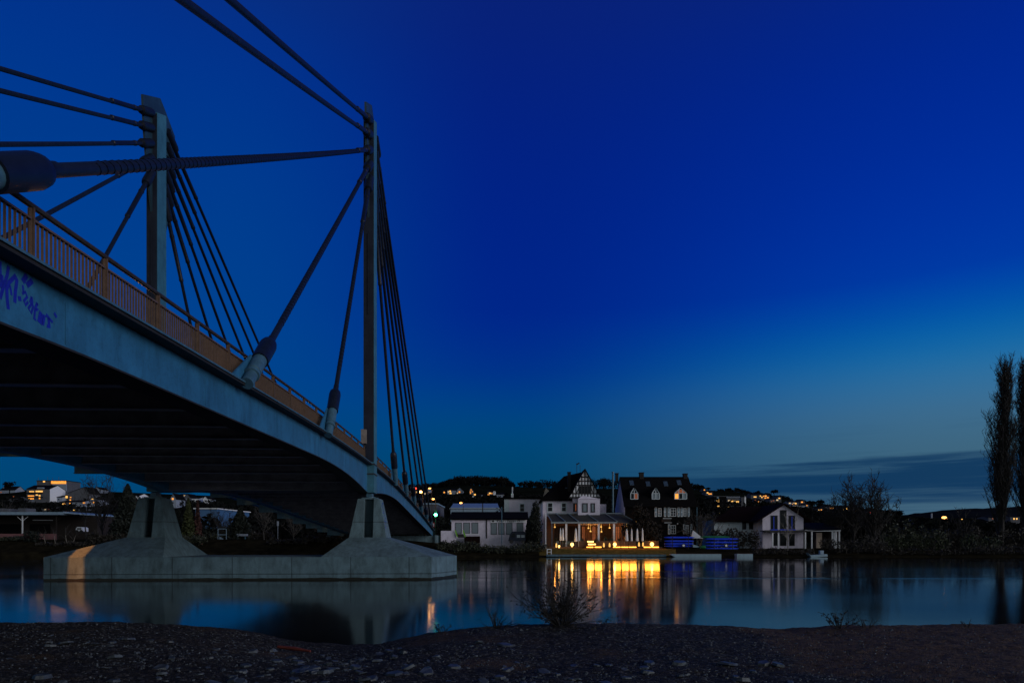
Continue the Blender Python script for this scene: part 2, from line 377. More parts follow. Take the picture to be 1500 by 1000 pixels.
# pylons
def pylon(Lc, right):
    z0, z1 = zF(50.0)+.0, 33.4
    fr, bk, hw = 49.4, 50.8, .375
    b = BM()
    b.hexa([(Lc-hw, fr, z0), (Lc+hw, fr, z0), (Lc+hw, bk, z0), (Lc-hw, bk, z0),
            (Lc-hw, fr, z1-.62), (Lc+hw, fr, z1-.62), (Lc+hw, bk, z1), (Lc-hw, bk, z1)])
    p = b.build('pylon', M['pylon'], ROOT)
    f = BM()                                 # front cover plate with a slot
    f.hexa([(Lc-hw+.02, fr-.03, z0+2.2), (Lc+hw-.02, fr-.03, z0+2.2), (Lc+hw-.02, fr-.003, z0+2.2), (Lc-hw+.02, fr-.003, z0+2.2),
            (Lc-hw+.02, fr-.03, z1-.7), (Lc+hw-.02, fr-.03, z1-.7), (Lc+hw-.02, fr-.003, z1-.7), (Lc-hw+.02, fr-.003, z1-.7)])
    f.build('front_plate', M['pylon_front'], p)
    Lf = Lc - .02
    poly = [(48.0, 33.15), (50.6, 34.55), (51.3, 34.2), (53.0, 33.2), (52.7, 30.3), (52.0, 26.6), (51.4, 25.0), (50.0, 24.4), (49.35, 25.8), (48.75, 28.0), (48.25, 30.8)]
    BM().prism([(Lf-.07, a, z) for a, z in poly], (.14, 0, 0)).build('anchor_fin', M['fin'], p)
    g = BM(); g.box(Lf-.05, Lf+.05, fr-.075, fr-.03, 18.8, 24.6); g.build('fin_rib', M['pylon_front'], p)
    for z in (zT(50)-.05, zT(50)-.75):
        c = BM(); c.box(Lc-hw-.05, Lc+hw+.05, fr-.06, bk+.06, z-.04, z+.04); c.build('collar', M['rail'], p)
    e = BM(); e.box(Lc-.50, Lc-.13, fr-.30, fr-.034, 9.55, 10.55); e.build('equipment_box', M['equip'] if right else M['steel'], p)
    s = BM(); s.box(Lc-.2, Lc+.2, 49.6, 50.4, 5.78, z0-.05); s.lathe((Lc, 50, 5.62), (0, 0, 1), [(0, .42), (.16, .42)], 16)
    s.build('bearing', M['steel'], p)
    return p
pylon(-7.66, True); pylon(-22.8, False)

NEAR_TOP = [32.3, 31.25, 30.1, 29.0, 27.9]
NEAR_BOT = [-3.6, -1.2, 9.75, 22.8, 34.8]
FAR_TOP = [32.5, 31.4, 30.3, 29.2, 28.1, 27.0]
FAR_BOT = [113.2, 103.0, 92.8, 82.3, 72.8, 62.9]
def cable(Lp, vt, zt, vb, near, right, edge):
    top = Vector((Lp, vt, zt)); La = -7.34 if right else Lp
    bot = Vector((La, vb, zT(vb) + .30))
    d = (top - bot); length = d.length; d.normalize()
    n = 14 if right else 8
    c = BM()
    sag = .0016 * length
    pts = []
    m = 24
    for i in range(m+1):
        t = i/m; p = bot.lerp(top, t); p.z -= sag*4*t*(1-t); pts.append(p)
    c.tube(pts, .122, n)
    o = c.build('stay_cable', M['cable'], ROOT, smooth=True)
    if near and right and vb > 5:                      # helical fillet round the sheath
        h = BM(); a = d.orthogonal().normalized(); b2 = d.cross(a); hp = []
        L0, L1, pitch, seg = 4.4, min(length-4, 42), .30, 10
        k = int((L1-L0)/pitch*seg)
        for i in range(k):
            s = L0 + (L1-L0)*i/k; t = s/length; p = bot.lerp(top, t); p.z -= sag*4*t*(1-t)
            w = 2*pi*i/seg; hp.append(p + (a*cos(w) + b2*sin(w))*.124)
        h.tube(hp, .011, 4).build('helical_fillet', M['fillet'], o)
    u = BM()                                 # upper socket
    u.lathe(top + d*.75, -d, [(0, .0), (.0, .30), (1.35, .31), (1.55, .27), (1.6, .15), (2.5, .15), (2.52, .175), (2.7, .175), (2.72, .155), (5.6, .15), (5.62, .165), (5.8, .165), (5.85, .12)], n+2)
    u.build('upper_socket', M['steel'] if False else M['sleeve'], o, smooth=True)
    lo = BM()                                # lower pipe, collar, black sleeve
    lo.lathe(bot - d*.60, d, [(0, .0), (0, .20), (.60, .20), (.61, .255), (.75, .255), (.76, .21), (.85, .21), (.87, .24), (1.9, .24)], n+4)
    lo.build('anchor_pipe', M['steel'], o, smooth=True)
    sl = BM(); sl.lathe(bot + d*1.12, d, [(0, .0), (0, .29), (1.2, .30), (1.40, .265), (1.50, .19), (1.55, .14), (1.9, .135)], n+6)
    sl.build('anchor_sleeve', M['sleeve'], o, smooth=True)
    e = BM(); zz = zT(vb)
    sg = 1 if near else -1
    hgt = min(1.75, .45 + 1.9*abs(d.z))
    ax = Vector((0, d.y, d.z)); q = bot + ax*1.0
    e.prism([(Lp-.05, vb - sg*1.3, zT(vb - sg*1.3)+.003), (Lp-.05, vb + sg*1.0, zT(vb + sg*1.0)+.003), (Lp-.05, q.y + sg*.25, q.z-.05), (Lp-.05, q.y - sg*.12, q.z+.22)], (.06, 0, 0))
    e.build('anchor_plate', M['girder'], o)
for Lp, right in ((-7.56, True), (-22.75, False)):
    for i in range(5):
        cable(Lp, 48.5 + (.1 if i > 2 else 0) + (.25 if i == 4 else 0), NEAR_TOP[i]+.0, NEAR_BOT[i], True, right, 0)
    for i in range(6):
        cable(Lp, 52.3 - .16*i, FAR_TOP[i], FAR_BOT[i], False, right, 0)

# graffiti on the right girder web (dark blue spray)
def ribbon(mb, pts, w, L, Loff=.004, sc=8.335, ox=0, oy=370):
    P = [on_plane(ox + x/sc, oy + y/sc, L) for x, y in pts]
    q = []
    for i, (v, z) in enumerate(P):
        a = P[max(0, i-1)]; c = P[min(len(P)-1, i+1)]; dx, dz = c[0]-a[0], c[1]-a[1]; l = sqrt(dx*dx+dz*dz) or 1
        w_ = w*.75; q.append(((v - dz/l*w_, z + dx/l*w_), (v + dz/l*w_, z - dx/l*w_)))
    for (a, b), (c, d) in zip(q, q[1:]):
        mb.prism([(L+.001, a[0], a[1]), (L+.001, b[0], b[1]), (L+.001, d[0], d[1]), (L+.001, c[0], c[1])], (Loff, 0, 0))
g = BM()
for pts, w in [([(-5, 100), (-3, 250), (-8, 330)], .05), ([(103, 165), (85, 280), (45, 400), (0, 560)], .045), ([(20, 270), (22, 360), (0, 420)], .05), ([(100, 690), (85, 560), (80, 440), (110, 360), (190, 280), (205, 330), (185, 480), (178, 610)], .05),
               ([(120, 400), (140, 520)], .03), ([(232, 530), (242, 590)], .055), ([(325, 275), (275, 355)], .065), ([(395, 340), (325, 400)], .065),
               ([(275, 395), (285, 480)], .03), ([(270, 500), (310, 480), (330, 540), (290, 590), (310, 640), (340, 600)], .035),
               ([(385, 540), (365, 600), (405, 650), (380, 740), (345, 680), (395, 610), (385, 540)], .035),
               ([(450, 610), (425, 700), (415, 810), (440, 820)], .035), ([(430, 700), (465, 690)], .03), ([(445, 620), (465, 640)], .03),
               ([(495, 720), (470, 840), (500, 870), (515, 760), (540, 760), (520, 880)], .05), ([(560, 760), (590, 790), (600, 910), (570, 890)], .05), ([(590, 790), (640, 850)], .035), ([(660, 735), (690, 790)], .04)]:
    ribbon(g, pts, w, RW)
g.build('graffiti', M['spray'], ROOT)

# lamps of the bridge: low deck lamps inside the parapets (their light is what tints the railing)
WARM = (1, .48, .16)
for i, v in enumerate((4, 12, 20, 29, 39, 49, 60, 72, 86, 100, 114)):
    z = zT(v)
    b = BM(); b.lathe((-10.2, v, z+.01), (0, 0, 1), [(0, .07), (.85, .07), (.86, .11), (1.02, .11), (1.03, .02)], 10)
    o = b.build('deck_lamp', M['rail'], ROOT)
    lamp('lamp_light', 'POINT', W(Vector((-10.0, v, z+1.15))), 15, WARM, o, .08)
for v in (30, 52, 64, 76, 88, 100, 112):
    z = zT(v); b = BM(); b.lathe((-22.9, v, z+.0), (0, 0, 1), [(0, .05), (1.0, .05), (1.01, .09), (1.1, .09)], 8)
    o = b.build('deck_lamp', M['rail'], ROOT)
    lamp('lamp_light', 'POINT', W(Vector((-22.9, v+3.4, z+1.3))), 60, WARM, o, .06)
z = zT(38)
b = BM(); b.tube([(-26.5, 38, z), (-26.5, 38, z+2.45), (-26.1, 38, z+2.62)], .05, 8); o = b.build('walkway_lamp', M['rail'], ROOT)
lamp('lamp_light', 'SPOT', W(Vector((-26.07, 38, z+2.55))), 11500, (1, .27, .04), o, .05, W(Vector((-26.3, 47.6, 1.6))), 46)

# far abutment
ab = BM(); ab.box(-27.5, -7.2, 121.0, 126, -.5, zF(121)-.15); ab.box(-7.2, -6.9, 120.6, 130, -.5, zF(121)-.05)
tag(ab.build('abutment', M['concrete2'], None, at=W(Vector((-15, 123, 0)))), 'concrete abutment carrying the far end of the bridge above the bank', 'abutment')
nb = BM(); nb.box(-28, -6.5, -30, -23.5, -.5, zF(-24)-.1)
tag(nb.build('abutment', M['concrete2'], None, at=W(Vector((-15, -26, 0)))), 'concrete abutment of the bridge on the near bank behind the gravel beach', 'abutment')

# ------------------------------------------------------------------ river pier
PR = thing('bridge_pier', 'long pale concrete river pier with two pedestals carrying the bridge', 'bridge pier', W(Vector((-15.6, 50, 0))), PHI)
ZB = 1.53
plan = [(-28.35, 46.4), (-3.0, 46.4), (-1.4, 50.2), (-3.0, 54), (-28.35, 54), (-29.9, 50.2)]
b = BM(); n = len(plan)
BM().prism([(x, y, -1.5) for x, y in plan], (0, 0, 1.5+ZB)).build('plinth', M['concrete'], PR)
a = BM(); r2 = random.Random(3)
cx = [sum(p[0] for p in plan)/6, 50.2]
ring = []
for i in range(6):
    p, q = plan[i], plan[(i+1) % 6]; m = max(2, int(math.dist(p, q)/.35))
    for k in range(m): ring.append((lerp(p[0], q[0], k/m), lerp(p[1], q[1], k/m)))
vs = []
for (x, y) in ring:
    dx, dy = x-cx[0], y-cx[1]; l = sqrt(dx*dx+dy*dy); e = .025
    hh = .10 + .07*max(0, noise.noise(Vector((x*1.7, y*1.7, 0)))) + .05*r2.random()
    ux, uy = (0, -1) if y < 46.5 else ((0, 1) if y > 53.9 else (1 if dx > 0 else -1, 0))
    vs += [(x+ux*e, y+uy*e, -.4), (x+ux*e, y+uy*e, hh)]
m = len(ring)
a.add(vs, [(2*i, 2*((i+1) % m), 2*((i+1) % m)+1, 2*i+1) for i in range(m)]); a.build('waterline_algae', M['algae'], PR)
def pedestal(Lc, base, nose, graff):
    zb, zm, zt = ZB, 2.86, 5.62
    b0 = [(x, y, zb) for x, y in base]
    hx = 1.3
    top = [(Lc-hx, 48.7, zm), (Lc+hx, 48.7, zm), (Lc+hx, 50.1, zm), (Lc+hx, 51.5, zm), (Lc-hx, 51.5, zm), (Lc-hx, 50.1, zm)]
    s = BM(); s.add(b0 + top, [(i, (i+1) % 6, 6+(i+1) % 6, 6+i) for i in range(6)] + [(6, 7, 8, 9, 10, 11)])
    ft = s.build('pedestal_foot', M['concrete2'], PR)
    ub = [(-hx, 48.7), (-.32, 48.7), (.36, 48.7), (hx, 48.7), (hx, 51.5), (-hx, 51.5)]
    tx, tf, tb = .78, 49.25, 50.85
    ut = [(-tx, tf), (-.32, tf), (.36, tf), (tx, tf), (tx, tb), (-tx, tb)]
    s = BM()
    lo = [(Lc+x, y, zm) for x, y in ub]; up = [(Lc+x, y, zt) for x, y in ut]
    rec = .62
    lo2 = [(Lc-.32, 48.7+rec+.55, zm), (Lc+.36, 48.7+rec+.55, zm)]; up2 = [(Lc-.32, tf+rec, zt), (Lc+.36, tf+rec, zt)]
    vs = lo + up + lo2 + up2
    fs = [(0, 1, 7, 6), (2, 3, 9, 8), (3, 4, 10, 9), (4, 5, 11, 10), (5, 0, 6, 11), (1, 12, 14, 7), (12, 13, 15, 14), (13, 2, 8, 15),
          (6, 7, 14, 15, 8, 9, 10, 11)]
    s.add(vs, fs); s.build('pedestal', M['concrete2'], PR)
    c = BM(); c.box(Lc-.55, Lc+.55, 49.5, 50.6, zt-.02, zt+.10); c.build('pedestal_cap', M['concrete'], PR)
    if graff:
        g = BM(); r3 = random.Random(5)
        for i in range(9):
            f = .12 + .62*i/8
            x = Lc + lerp(tx, hx, f) + .006; z = lerp(zt, zm, f); y0 = lerp(tf, 48.7, f)
            y0 += .25
            for k in range(2):
                u0 = r3.uniform(0, .8); u1 = u0 + r3.uniform(.2, .6); dz = r3.uniform(-.12, .12)
                g.prism([(x, y0+u0, z-.03), (x, y0+u0, z+.05), (x, y0+u1, z+.05+dz), (x, y0+u1, z-.03+dz)], (.004, 0, 0))
        g.build('graffiti', M['spray_blue'], PR)
pedestal(-7.63, [(-10.4, 46.4), (-3.0, 46.4), (-1.4, 50.2), (-3.0, 54), (-10.4, 54), (-10.4, 50.2)], True, True)
pedestal(-22.87, [(-28.35, 46.4), (-20.7, 46.4), (-20.7, 50.2), (-20.7, 54), (-28.35, 54), (-29.9, 50.2)], True, False)
# ------------------------------------------------------------------ far land
SKY = [(-900,735),(-400,733),(-100,724),(0,721),(60,716),(100,718),(250,724),(330,727),(450,736),(560,724),(600,718),(640,714),(690,711),(750,713),(800,715),(900,716),(1020,717),
       (1080,721),(1140,730),(1200,743),(1280,752),(1350,758),(1500,760),(2200,764)]
def land(X, Y):
    t = X / max(Y, 1.0); x = 750 + 1000*t
    plat = lerp(2.9, 1.22, ss(-.2, .02, t))
    b = lerp(-.6, plat, ss(110.2, 112.2, Y)*.42 + ss(112, 119.5, Y)*.58)
    e = (HY - interp(SKY, x)) / F
    yh = 640.0; hz = CAMZ + e*yh
    k = ss(185, yh, Y)
    k = .55*k + .45*max(0, min(1, (Y-215)/(yh-215)))
    z = lerp(b, hz, k) if Y > 185 else b
    if Y > yh: z = hz - (Y-yh)*.012
    return z + (noise.noise(Vector((X*.16, Y*.16, 0)))*.12 if 112.5 < Y < 185 else 0)
def hit(x, y, y0=190, y1=640):              # where the ray through a pixel meets the rising land
    Y = y0
    while Y < y1:
        if land(GX(x, Y), Y) >= ZY(y, Y): return Y
        Y += 3
    return y1
rows = [109.5,110.5,111,111.5,112,112.6,113.5,115,117,119,121,124,128,133,140,150,165,185,200,215,235,260,290,320,350,380,410,440,470,500,530,560,590,615,640,700,900,1300]
cols = [i*.02 for i in range(-90, 91)]
mb = MB(); nC = len(cols)
for Y in rows:
    for t in cols: mb.v.append((t*Y, Y, land(t*Y, Y)))
for j in range(len(rows)-1):
    for i in range(nC-1): mb.f.append((j*nC+i, j*nC+i+1, (j+1)*nC+i+1, (j+1)*nC+i))
def split_mat(o, mat2, test):
    o.data.materials.append(mat2)
    for p in o.data.polygons:
        if test(p.center): p.material_index = 1
o = mb.build('far_bank', M['land'], None, at=(0, 0, 0), smooth=True); tag(o, kind='structure')
split_mat(o, M['hillside'], lambda c: c.y > 190)
o.data.materials.append(M['lawn'])
for p in o.data.polygons:
    if 112.4 < p.center.y < 124 and .045 < p.center.x/p.center.y < .24: p.material_index = 2  # glow-coloured grass only as far as the lit band reaches
FAR = [(-1600,752),(-600,748),(0,750),(700,750),(1200,755),(1290,755),(1330,753),(1350,750.5),(1380,747),(1420,744.5),(1460,743),(1500,741.5),(1560,739),(1700,737),(2000,741),(2600,750)]
mb = MB(); xs = list(range(-1600, 2601, 10)); prof = [(1400, 0), (1700, .45), (2100, .8), (2500, 1.0), (2900, .93), (3600, .6)]
for Y, k in prof:
    for x in xs:
        zz = CAMZ + (HY - interp(FAR, x))/F*2500
        mb.v.append(((x-750)/F*Y, Y, lerp(-6, zz + 5*noise.noise(Vector((x*.06, Y*.01, 3))) + 3*noise.noise(Vector((x*.21, Y*.02, 9))), k)))
n = len(xs)
for j in range(len(prof)-1):
    for i in range(n-1): mb.f.append((j*n+i, j*n+i+1, (j+1)*n+i+1, (j+1)*n+i))
tag(mb.build('hills', M['farhill'], None, at=(0, 0, 0), smooth=True), kind='structure')
# ground under everything, out to the horizon
mb = MB(); mb.add([(-9000,-3000,-3),(9000,-3000,-3),(9000,9000,-3),(-9000,9000,-3)], [(0,1,2,3)])
tag(mb.build('ground', M['land'], None, at=(0, 0, 0)), kind='structure')

# approach embankment behind the camera, unseen; added to block low rear sky
mb = MB(W); prof = [(-70, .4), (-42, 1.2), (-30, 5.2), (-5.5, 5.2), (-2.5, 3.2), (3, 1.0)]
vsr = [-24.2, -27, -40, -70, -130]
for v_ in vsr:
    for L_, z_ in prof: mb.v.append((L_, v_, z_*(.75 if v_ > -25 else 1)))
for j in range(len(vsr)-1):
    for i in range(len(prof)-1): mb.f.append((j*6+i, j*6+i+1, (j+1)*6+i+1, (j+1)*6+i))
mb.f.append((0, 1, 2, 3, 4, 5))
tag(mb.build('added_embankment', M['land'], None, at=(0, 0, 0)), kind='structure')
# ------------------------------------------------------------------ river
m, nt, bs = nodes_of('river_water')
bs.inputs['Base Color'].default_value = (.0012, .002, .0028, 1); bs.inputs['IOR'].default_value = 1.8
tc = N(nt, 'ShaderNodeTexCoord')
def wn(scale, st, det=3):
    mp = N(nt, 'ShaderNodeMapping'); mp.inputs['Scale'].default_value = st; nt.links.new(tc.outputs['Object'], mp.inputs[0])
    n = N(nt, 'ShaderNodeTexNoise'); n.inputs['Scale'].default_value = scale; n.inputs['Detail'].default_value = det
    nt.links.new(mp.outputs[0], n.inputs['Vector']); return n
w1 = wn(.55, (.35, 1, 1)); w2 = wn(.09, (.22, 1, 1), 2)
bp = N(nt, 'ShaderNodeBump'); bp.inputs['Strength'].default_value = .05; bp.inputs['Distance'].default_value = .05
nt.links.new(w1.outputs['Fac'], bp.inputs['Height'])
w3 = wn(.16, (.05, 1, 1), 1); rs_ = N(nt, 'ShaderNodeValToRGB'); e = rs_.color_ramp.elements       # a few long thin wakes
e[0].position = .63; e[0].color = (0, 0, 0, 1); e[1].position = .70; e[1].color = (1, 1, 1, 1)
nt.links.new(w3.outputs['Fac'], rs_.inputs[0])
bp2 = N(nt, 'ShaderNodeBump'); bp2.inputs['Strength'].default_value = .35; bp2.inputs['Distance'].default_value = .06
nt.links.new(rs_.outputs[0], bp2.inputs['Height']); nt.links.new(bp.outputs[0], bp2.inputs['Normal']); nt.links.new(bp2.outputs[0], bs.inputs['Normal'])
mr = N(nt, 'ShaderNodeMapRange'); mr.inputs['From Min'].default_value = .38; mr.inputs['From Max'].default_value = .68
mr.inputs['To Min'].default_value = .085; mr.inputs['To Max'].default_value = .135
nt.links.new(w2.outputs['Fac'], mr.inputs['Value'])
sy = N(nt, 'ShaderNodeSeparateXYZ'); nt.links.new(tc.outputs['Object'], sy.inputs[0])       # sheltered, calmer water along the far bank
my = N(nt, 'ShaderNodeMapRange'); my.inputs['From Min'].default_value = 30; my.inputs['From Max'].default_value = 108; my.inputs['To Min'].default_value = .95; my.inputs['To Max'].default_value = .42
nt.links.new(sy.outputs['Y'], my.inputs['Value'])
mm = N(nt, 'ShaderNodeMath', operation='MULTIPLY'); nt.links.new(mr.outputs[0], mm.inputs[0]); nt.links.new(my.outputs[0], mm.inputs[1]); nt.links.new(mm.outputs[0], bs.inputs['Roughness'])
M['water'] = m
mb = MB(); mb.add([(-1500,4,0),(1500,4,0),(1500,113.5,0),(-1500,113.5,0)], [(0,1,2,3)])
tag(mb.build('river_water', M['water'], None, at=(0, 0, 0)), kind='structure')

# ------------------------------------------------------------------ gravel beach
CREST = [(-300,911),(0,913),(150,912),(250,916),(330,923),(370,931),(410,941),(450,945),(500,948),(545,946),(580,938),(620,930),(690,920),(760,916),(820,914),(900,914),(1000,916),(1080,919),(1145,923),(1190,920),(1250,917),(1320,917),(1500,916),(1900,915)]
def beach(X, Y):
    x = 750 + 1000*X/max(Y, 3.0)
    xc = 750 + 1000*X/14.2
    yc = interp(CREST, xc)
    zc = CAMZ + (HY - yc)/F*14.2
    n1 = noise.noise(Vector((X*.55, Y*.8, 1.3)))*.045 + noise.noise(Vector((X*1.7, Y*2.2, 5)))*.022
    base = .84 - .25*math.exp(-((X+3.1)/1.3)**2)*ss(8.5, 12, Y)
    if Y < 14.2: z = lerp(base, zc, ss(10.5, 14.2, Y))
    else: z = lerp(zc, -.9, ss(14.2, 19.5, Y))
    z = z + n1*(1 if Y < 13.4 else .45)
    if Y < 7: z = lerp(z, 1.0, ss(7, 3, Y))
    return z
def grid(xs, ys):
    mb = MB(); n = len(xs)
    for Y in ys:
        for X in xs:
            d = 0
            if abs(X) < 14 and 7 < Y < 16: d = noise.noise(Vector((X*3, Y*3, 2)))*.022 + noise.noise(Vector((X*6, Y*6, 0)))*.020 + noise.noise(Vector((X*14, Y*14, 7)))*.014
            mb.v.append((X, Y, beach(X, Y) + d))
    for j in range(len(ys)-1):
        for i in range(n-1): mb.f.append((j*n+i, j*n+i+1, (j+1)*n+i+1, (j+1)*n+i))
    return mb
xs = [-600,-200,-80,-45,-30,-22,-17] + [-14+.07*i for i in range(401)] + [17,22,30,45,80,200,600]
ys = [-60,-30,-12,-4,1,4,6] + [7.2+.045*i for i in range(195)] + [16.2,16.7,17.3,18,19,20]
m, nt, bs = nodes_of('beach_gravel')
tc = N(nt, 'ShaderNodeTexCoord')
def tx(typ, scale, **kw):
    n = N(nt, typ); n.inputs['Scale'].default_value = scale; nt.links.new(tc.outputs['Object'], n.inputs['Vector'])
    for k, v in kw.items(): n.inputs[k].default_value = v
    return n
vo = tx('ShaderNodeTexVoronoi', 26); vo2 = tx('ShaderNodeTexVoronoi', 60); big = tx('ShaderNodeTexNoise', .5, Detail=5); fine = tx('ShaderNodeTexNoise', 11, Detail=9, Roughness=.8)
crS = N(nt, 'ShaderNodeValToRGB'); e = crS.color_ramp.elements        # gravel stones, cell by cell
e[0].position = 0; e[0].color = (.012, .012, .013, 1); e[1].position = 1; e[1].color = (.17, .16, .145, 1)
x = e.new(.72); x.color = (.047, .040, .033, 1)
sep = N(nt, 'ShaderNodeSeparateColor'); nt.links.new(vo.outputs['Color'], sep.inputs[0]); nt.links.new(sep.outputs[0], crS.inputs[0])
crB = N(nt, 'ShaderNodeValToRGB'); e = crB.color_ramp.elements        # brown sand
e[0].position = .36; e[0].color = (.014, .010, .008, 1); e[1].position = .66; e[1].color = (.25, .155, .085, 1)
nt.links.new(fine.outputs['Fac'], crB.inputs[0])
sx = N(nt, 'ShaderNodeSeparateXYZ'); nt.links.new(tc.outputs['Object'], sx.inputs[0])
mrx = N(nt, 'ShaderNodeMapRange', interpolation_type='SMOOTHSTEP'); mrx.inputs['From Min'].default_value = 3.6; mrx.inputs['From Max'].default_value = 6.5
mrx.inputs['To Max'].default_value = .38
nt.links.new(sx.outputs['X'], mrx.inputs['Value'])
ad = N(nt, 'ShaderNodeMath', operation='ADD'); nt.links.new(big.outputs['Fac'], ad.inputs[0]); nt.links.new(mrx.outputs[0], ad.inputs[1])
mf = N(nt, 'ShaderNodeMapRange', interpolation_type='SMOOTHSTEP'); mf.inputs['From Min'].default_value = .56; mf.inputs['From Max'].default_value = .74
nt.links.new(ad.outputs[0], mf.inputs['Value'])
mx = N(nt, 'ShaderNodeMix', data_type='RGBA'); nt.links.new(mf.outputs[0], mx.inputs[0]); nt.links.new(crS.outputs[0], mx.inputs[6]); nt.links.new(crB.outputs[0], mx.inputs[7])
nt.links.new(mx.outputs[2], bs.inputs['Base Color'])
bs.inputs['Roughness'].default_value = .8; bs.inputs['Specular IOR Level'].default_value = .2
sm = N(nt, 'ShaderNodeMath', operation='ADD'); nt.links.new(vo.outputs['Distance'], sm.inputs[0]); nt.links.new(vo2.outputs['Distance'], sm.inputs[1])
bp = N(nt, 'ShaderNodeBump'); bp.inputs['Strength'].default_value = 1; bp.inputs['Distance'].default_value = .06; bp.invert = True
nt.links.new(sm.outputs[0], bp.inputs['Height']); nt.links.new(bp.outputs[0], bs.inputs['Normal'])
M['beach'] = m
tag(grid(xs, ys).build('beach', M['beach'], None, at=(0, 0, 0), smooth=True), kind='structure')

# flat stones, the bigger ones one by one
def stone_mb(sx_, sy_, h, r):
    n = r.randint(5, 8); w0 = r.uniform(0, 6.3); base = []; top = []
    for k in range(n):
        w = w0 + 2*pi*k/n + r.uniform(-.25, .25); q = r.uniform(.75, 1.15)
        base.append((cos(w)*sx_*q, sin(w)*sy_*q, -h*.7)); top.append((cos(w)*sx_*q*.82, sin(w)*sy_*q*.82, h*r.uniform(.7, 1.1)))
    return MB().add(base + top, [tuple(range(n))[::-1], tuple(range(n, 2*n))] + [(i, (i+1) % n, n+(i+1) % n, n+i) for i in range(n)])
rs = random.Random(21)
protos = []
for i in range(14):
    s = rs.uniform(.075, .12)
    protos.append(stone_mb(s, s*rs.uniform(.5, .9), rs.uniform(.012, .025), rs).build('flat_stone', M['stone'], None, at=(0, 0, 0)))
ns = 0
def put_stone(X, Y, sc):
    global ns
    o = protos[ns] if ns < len(protos) else protos[ns % len(protos)].copy()
    if ns >= len(protos): col.objects.link(o)
    ns += 1
    o.location = (X, Y, beach(X, Y) + .012*sc); o.rotation_euler = (rs.gauss(0, .16), rs.gauss(0, .16), rs.uniform(0, 6.3)); o.scale = (sc, sc, sc)
    tag(o, 'flat blue-grey slate stone lying loose on the dark gravel beach', 'stone', 'flat slate stones on the gravel beach')
while ns < 190:
    u = rs.random()
    if u < .62: x = rs.gauss(430, 130); y = rs.uniform(935, 1003)
    elif u < .8: x = rs.uniform(0, 750); y = rs.uniform(925, 1003)
    else: x = rs.uniform(700, 1180); y = rs.uniform(970, 1003)
    Y = (CAMZ - .85)/((y - HY)/F)
    if 3 < Y < 13.9: put_stone(GX(x, Y), Y, rs.choice((.4, .5, .6, .7, .8, 1, 1.3)))
pb = MB(); rp = random.Random(5)                 # pebbles: uncountable
for i in range(9000):
    x = rp.uniform(-60, 1560); Y = rp.uniform(8.0, 14.4); X = GX(x, Y)
    if X > 4.2 and rp.random() < .45: continue
    if noise.noise(Vector((X*.5, Y*.6, 4))) < -.12 and rp.random() < .7: continue
    s = rp.uniform(.007, .022)*(1.5 if rp.random() < .06 else 1); z = beach(X, Y); w = rp.uniform(0, 6.3); h = s*rp.uniform(.3, .7); v = []
    for k in range(5):
        a = w + k*1.2566 + rp.uniform(-.2, .2); v.append((X + cos(a)*s, Y + sin(a)*s*rp.uniform(.6, 1), z - .004))
    tl = rp.uniform(-.5, .5)*h
    v += [(p[0]*.7 + X*.3, p[1]*.7 + Y*.3, z + h + tl*(p[0]-X)/s) for p in v]
    pb.add(v, [(5,6,7,8,9)] + [(k, (k+1) % 5, 5+(k+1) % 5, 5+k) for k in range(5)])
tag(pb.build('gravel', M['pebble'], None, at=(0, 0, 0)), kind='stuff')
# driftwood
X0 = GX(402, 13.0); b = MB(); b.tube([(X0, 13.2, beach(X0, 13.2)+.04), (X0+.35, 13.1, beach(X0+.35, 13.1)+.05), (X0+.7, 12.95, beach(X0+.7, 12.95)+.04)], [.03, .04, .02], 7)
tag(b.build('driftwood', M['debris'], None, at=(X0+.35, 13.1, .5), smooth=True), 'reddish stick of driftwood lying in the dip of the beach', 'driftwood')

# ------------------------------------------------------------------ plants
def curve_branch(mb, p, d, length, r, seg, r_, wob=.18, up=.0, n=4):
    pts = [Vector(p)]; rad = [r]; d = Vector(d).normalized()
    for i in range(seg):
        d = (d + Vector((r_.gauss(0, wob), r_.gauss(0, wob), r_.gauss(0, wob) + up))).normalized()
        pts.append(pts[-1] + d*length/seg); rad.append(r*(1 - .72*(i+1)/seg))
    mb.tube(pts, rad, n, caps=False)
    return pts, rad, d
def grow(tr, cr, p, d, length, r, depth, r_, spread=.7, up=.04, kids=(3, 5), rmin=.012, wob=.16, shrink=.62):
    pts, rad, dd = curve_branch(tr if depth > 2 else cr, p, d, length, r, 5 if depth > 2 else 3, r_, wob, up, 6 if depth > 2 else 3)
    if depth <= 0: return
    for k in range(r_.randint(*kids)):
        i = r_.randint(1 if depth < 4 else 2, len(pts)-1); q = pts[i]
        ax = dd.orthogonal().normalized(); ax.rotate(Matrix.Rotation(r_.uniform(0, 6.283), 3, dd))
        nd = (dd*r_.uniform(.5, 1.0) + ax*spread*r_.uniform(.6, 1.3)).normalized()
        grow(tr, cr, q, nd, length*shrink*r_.uniform(.75, 1.2), max(rmin, rad[i]*.62), depth-1, r_, spread, up, kids, rmin, wob, shrink)
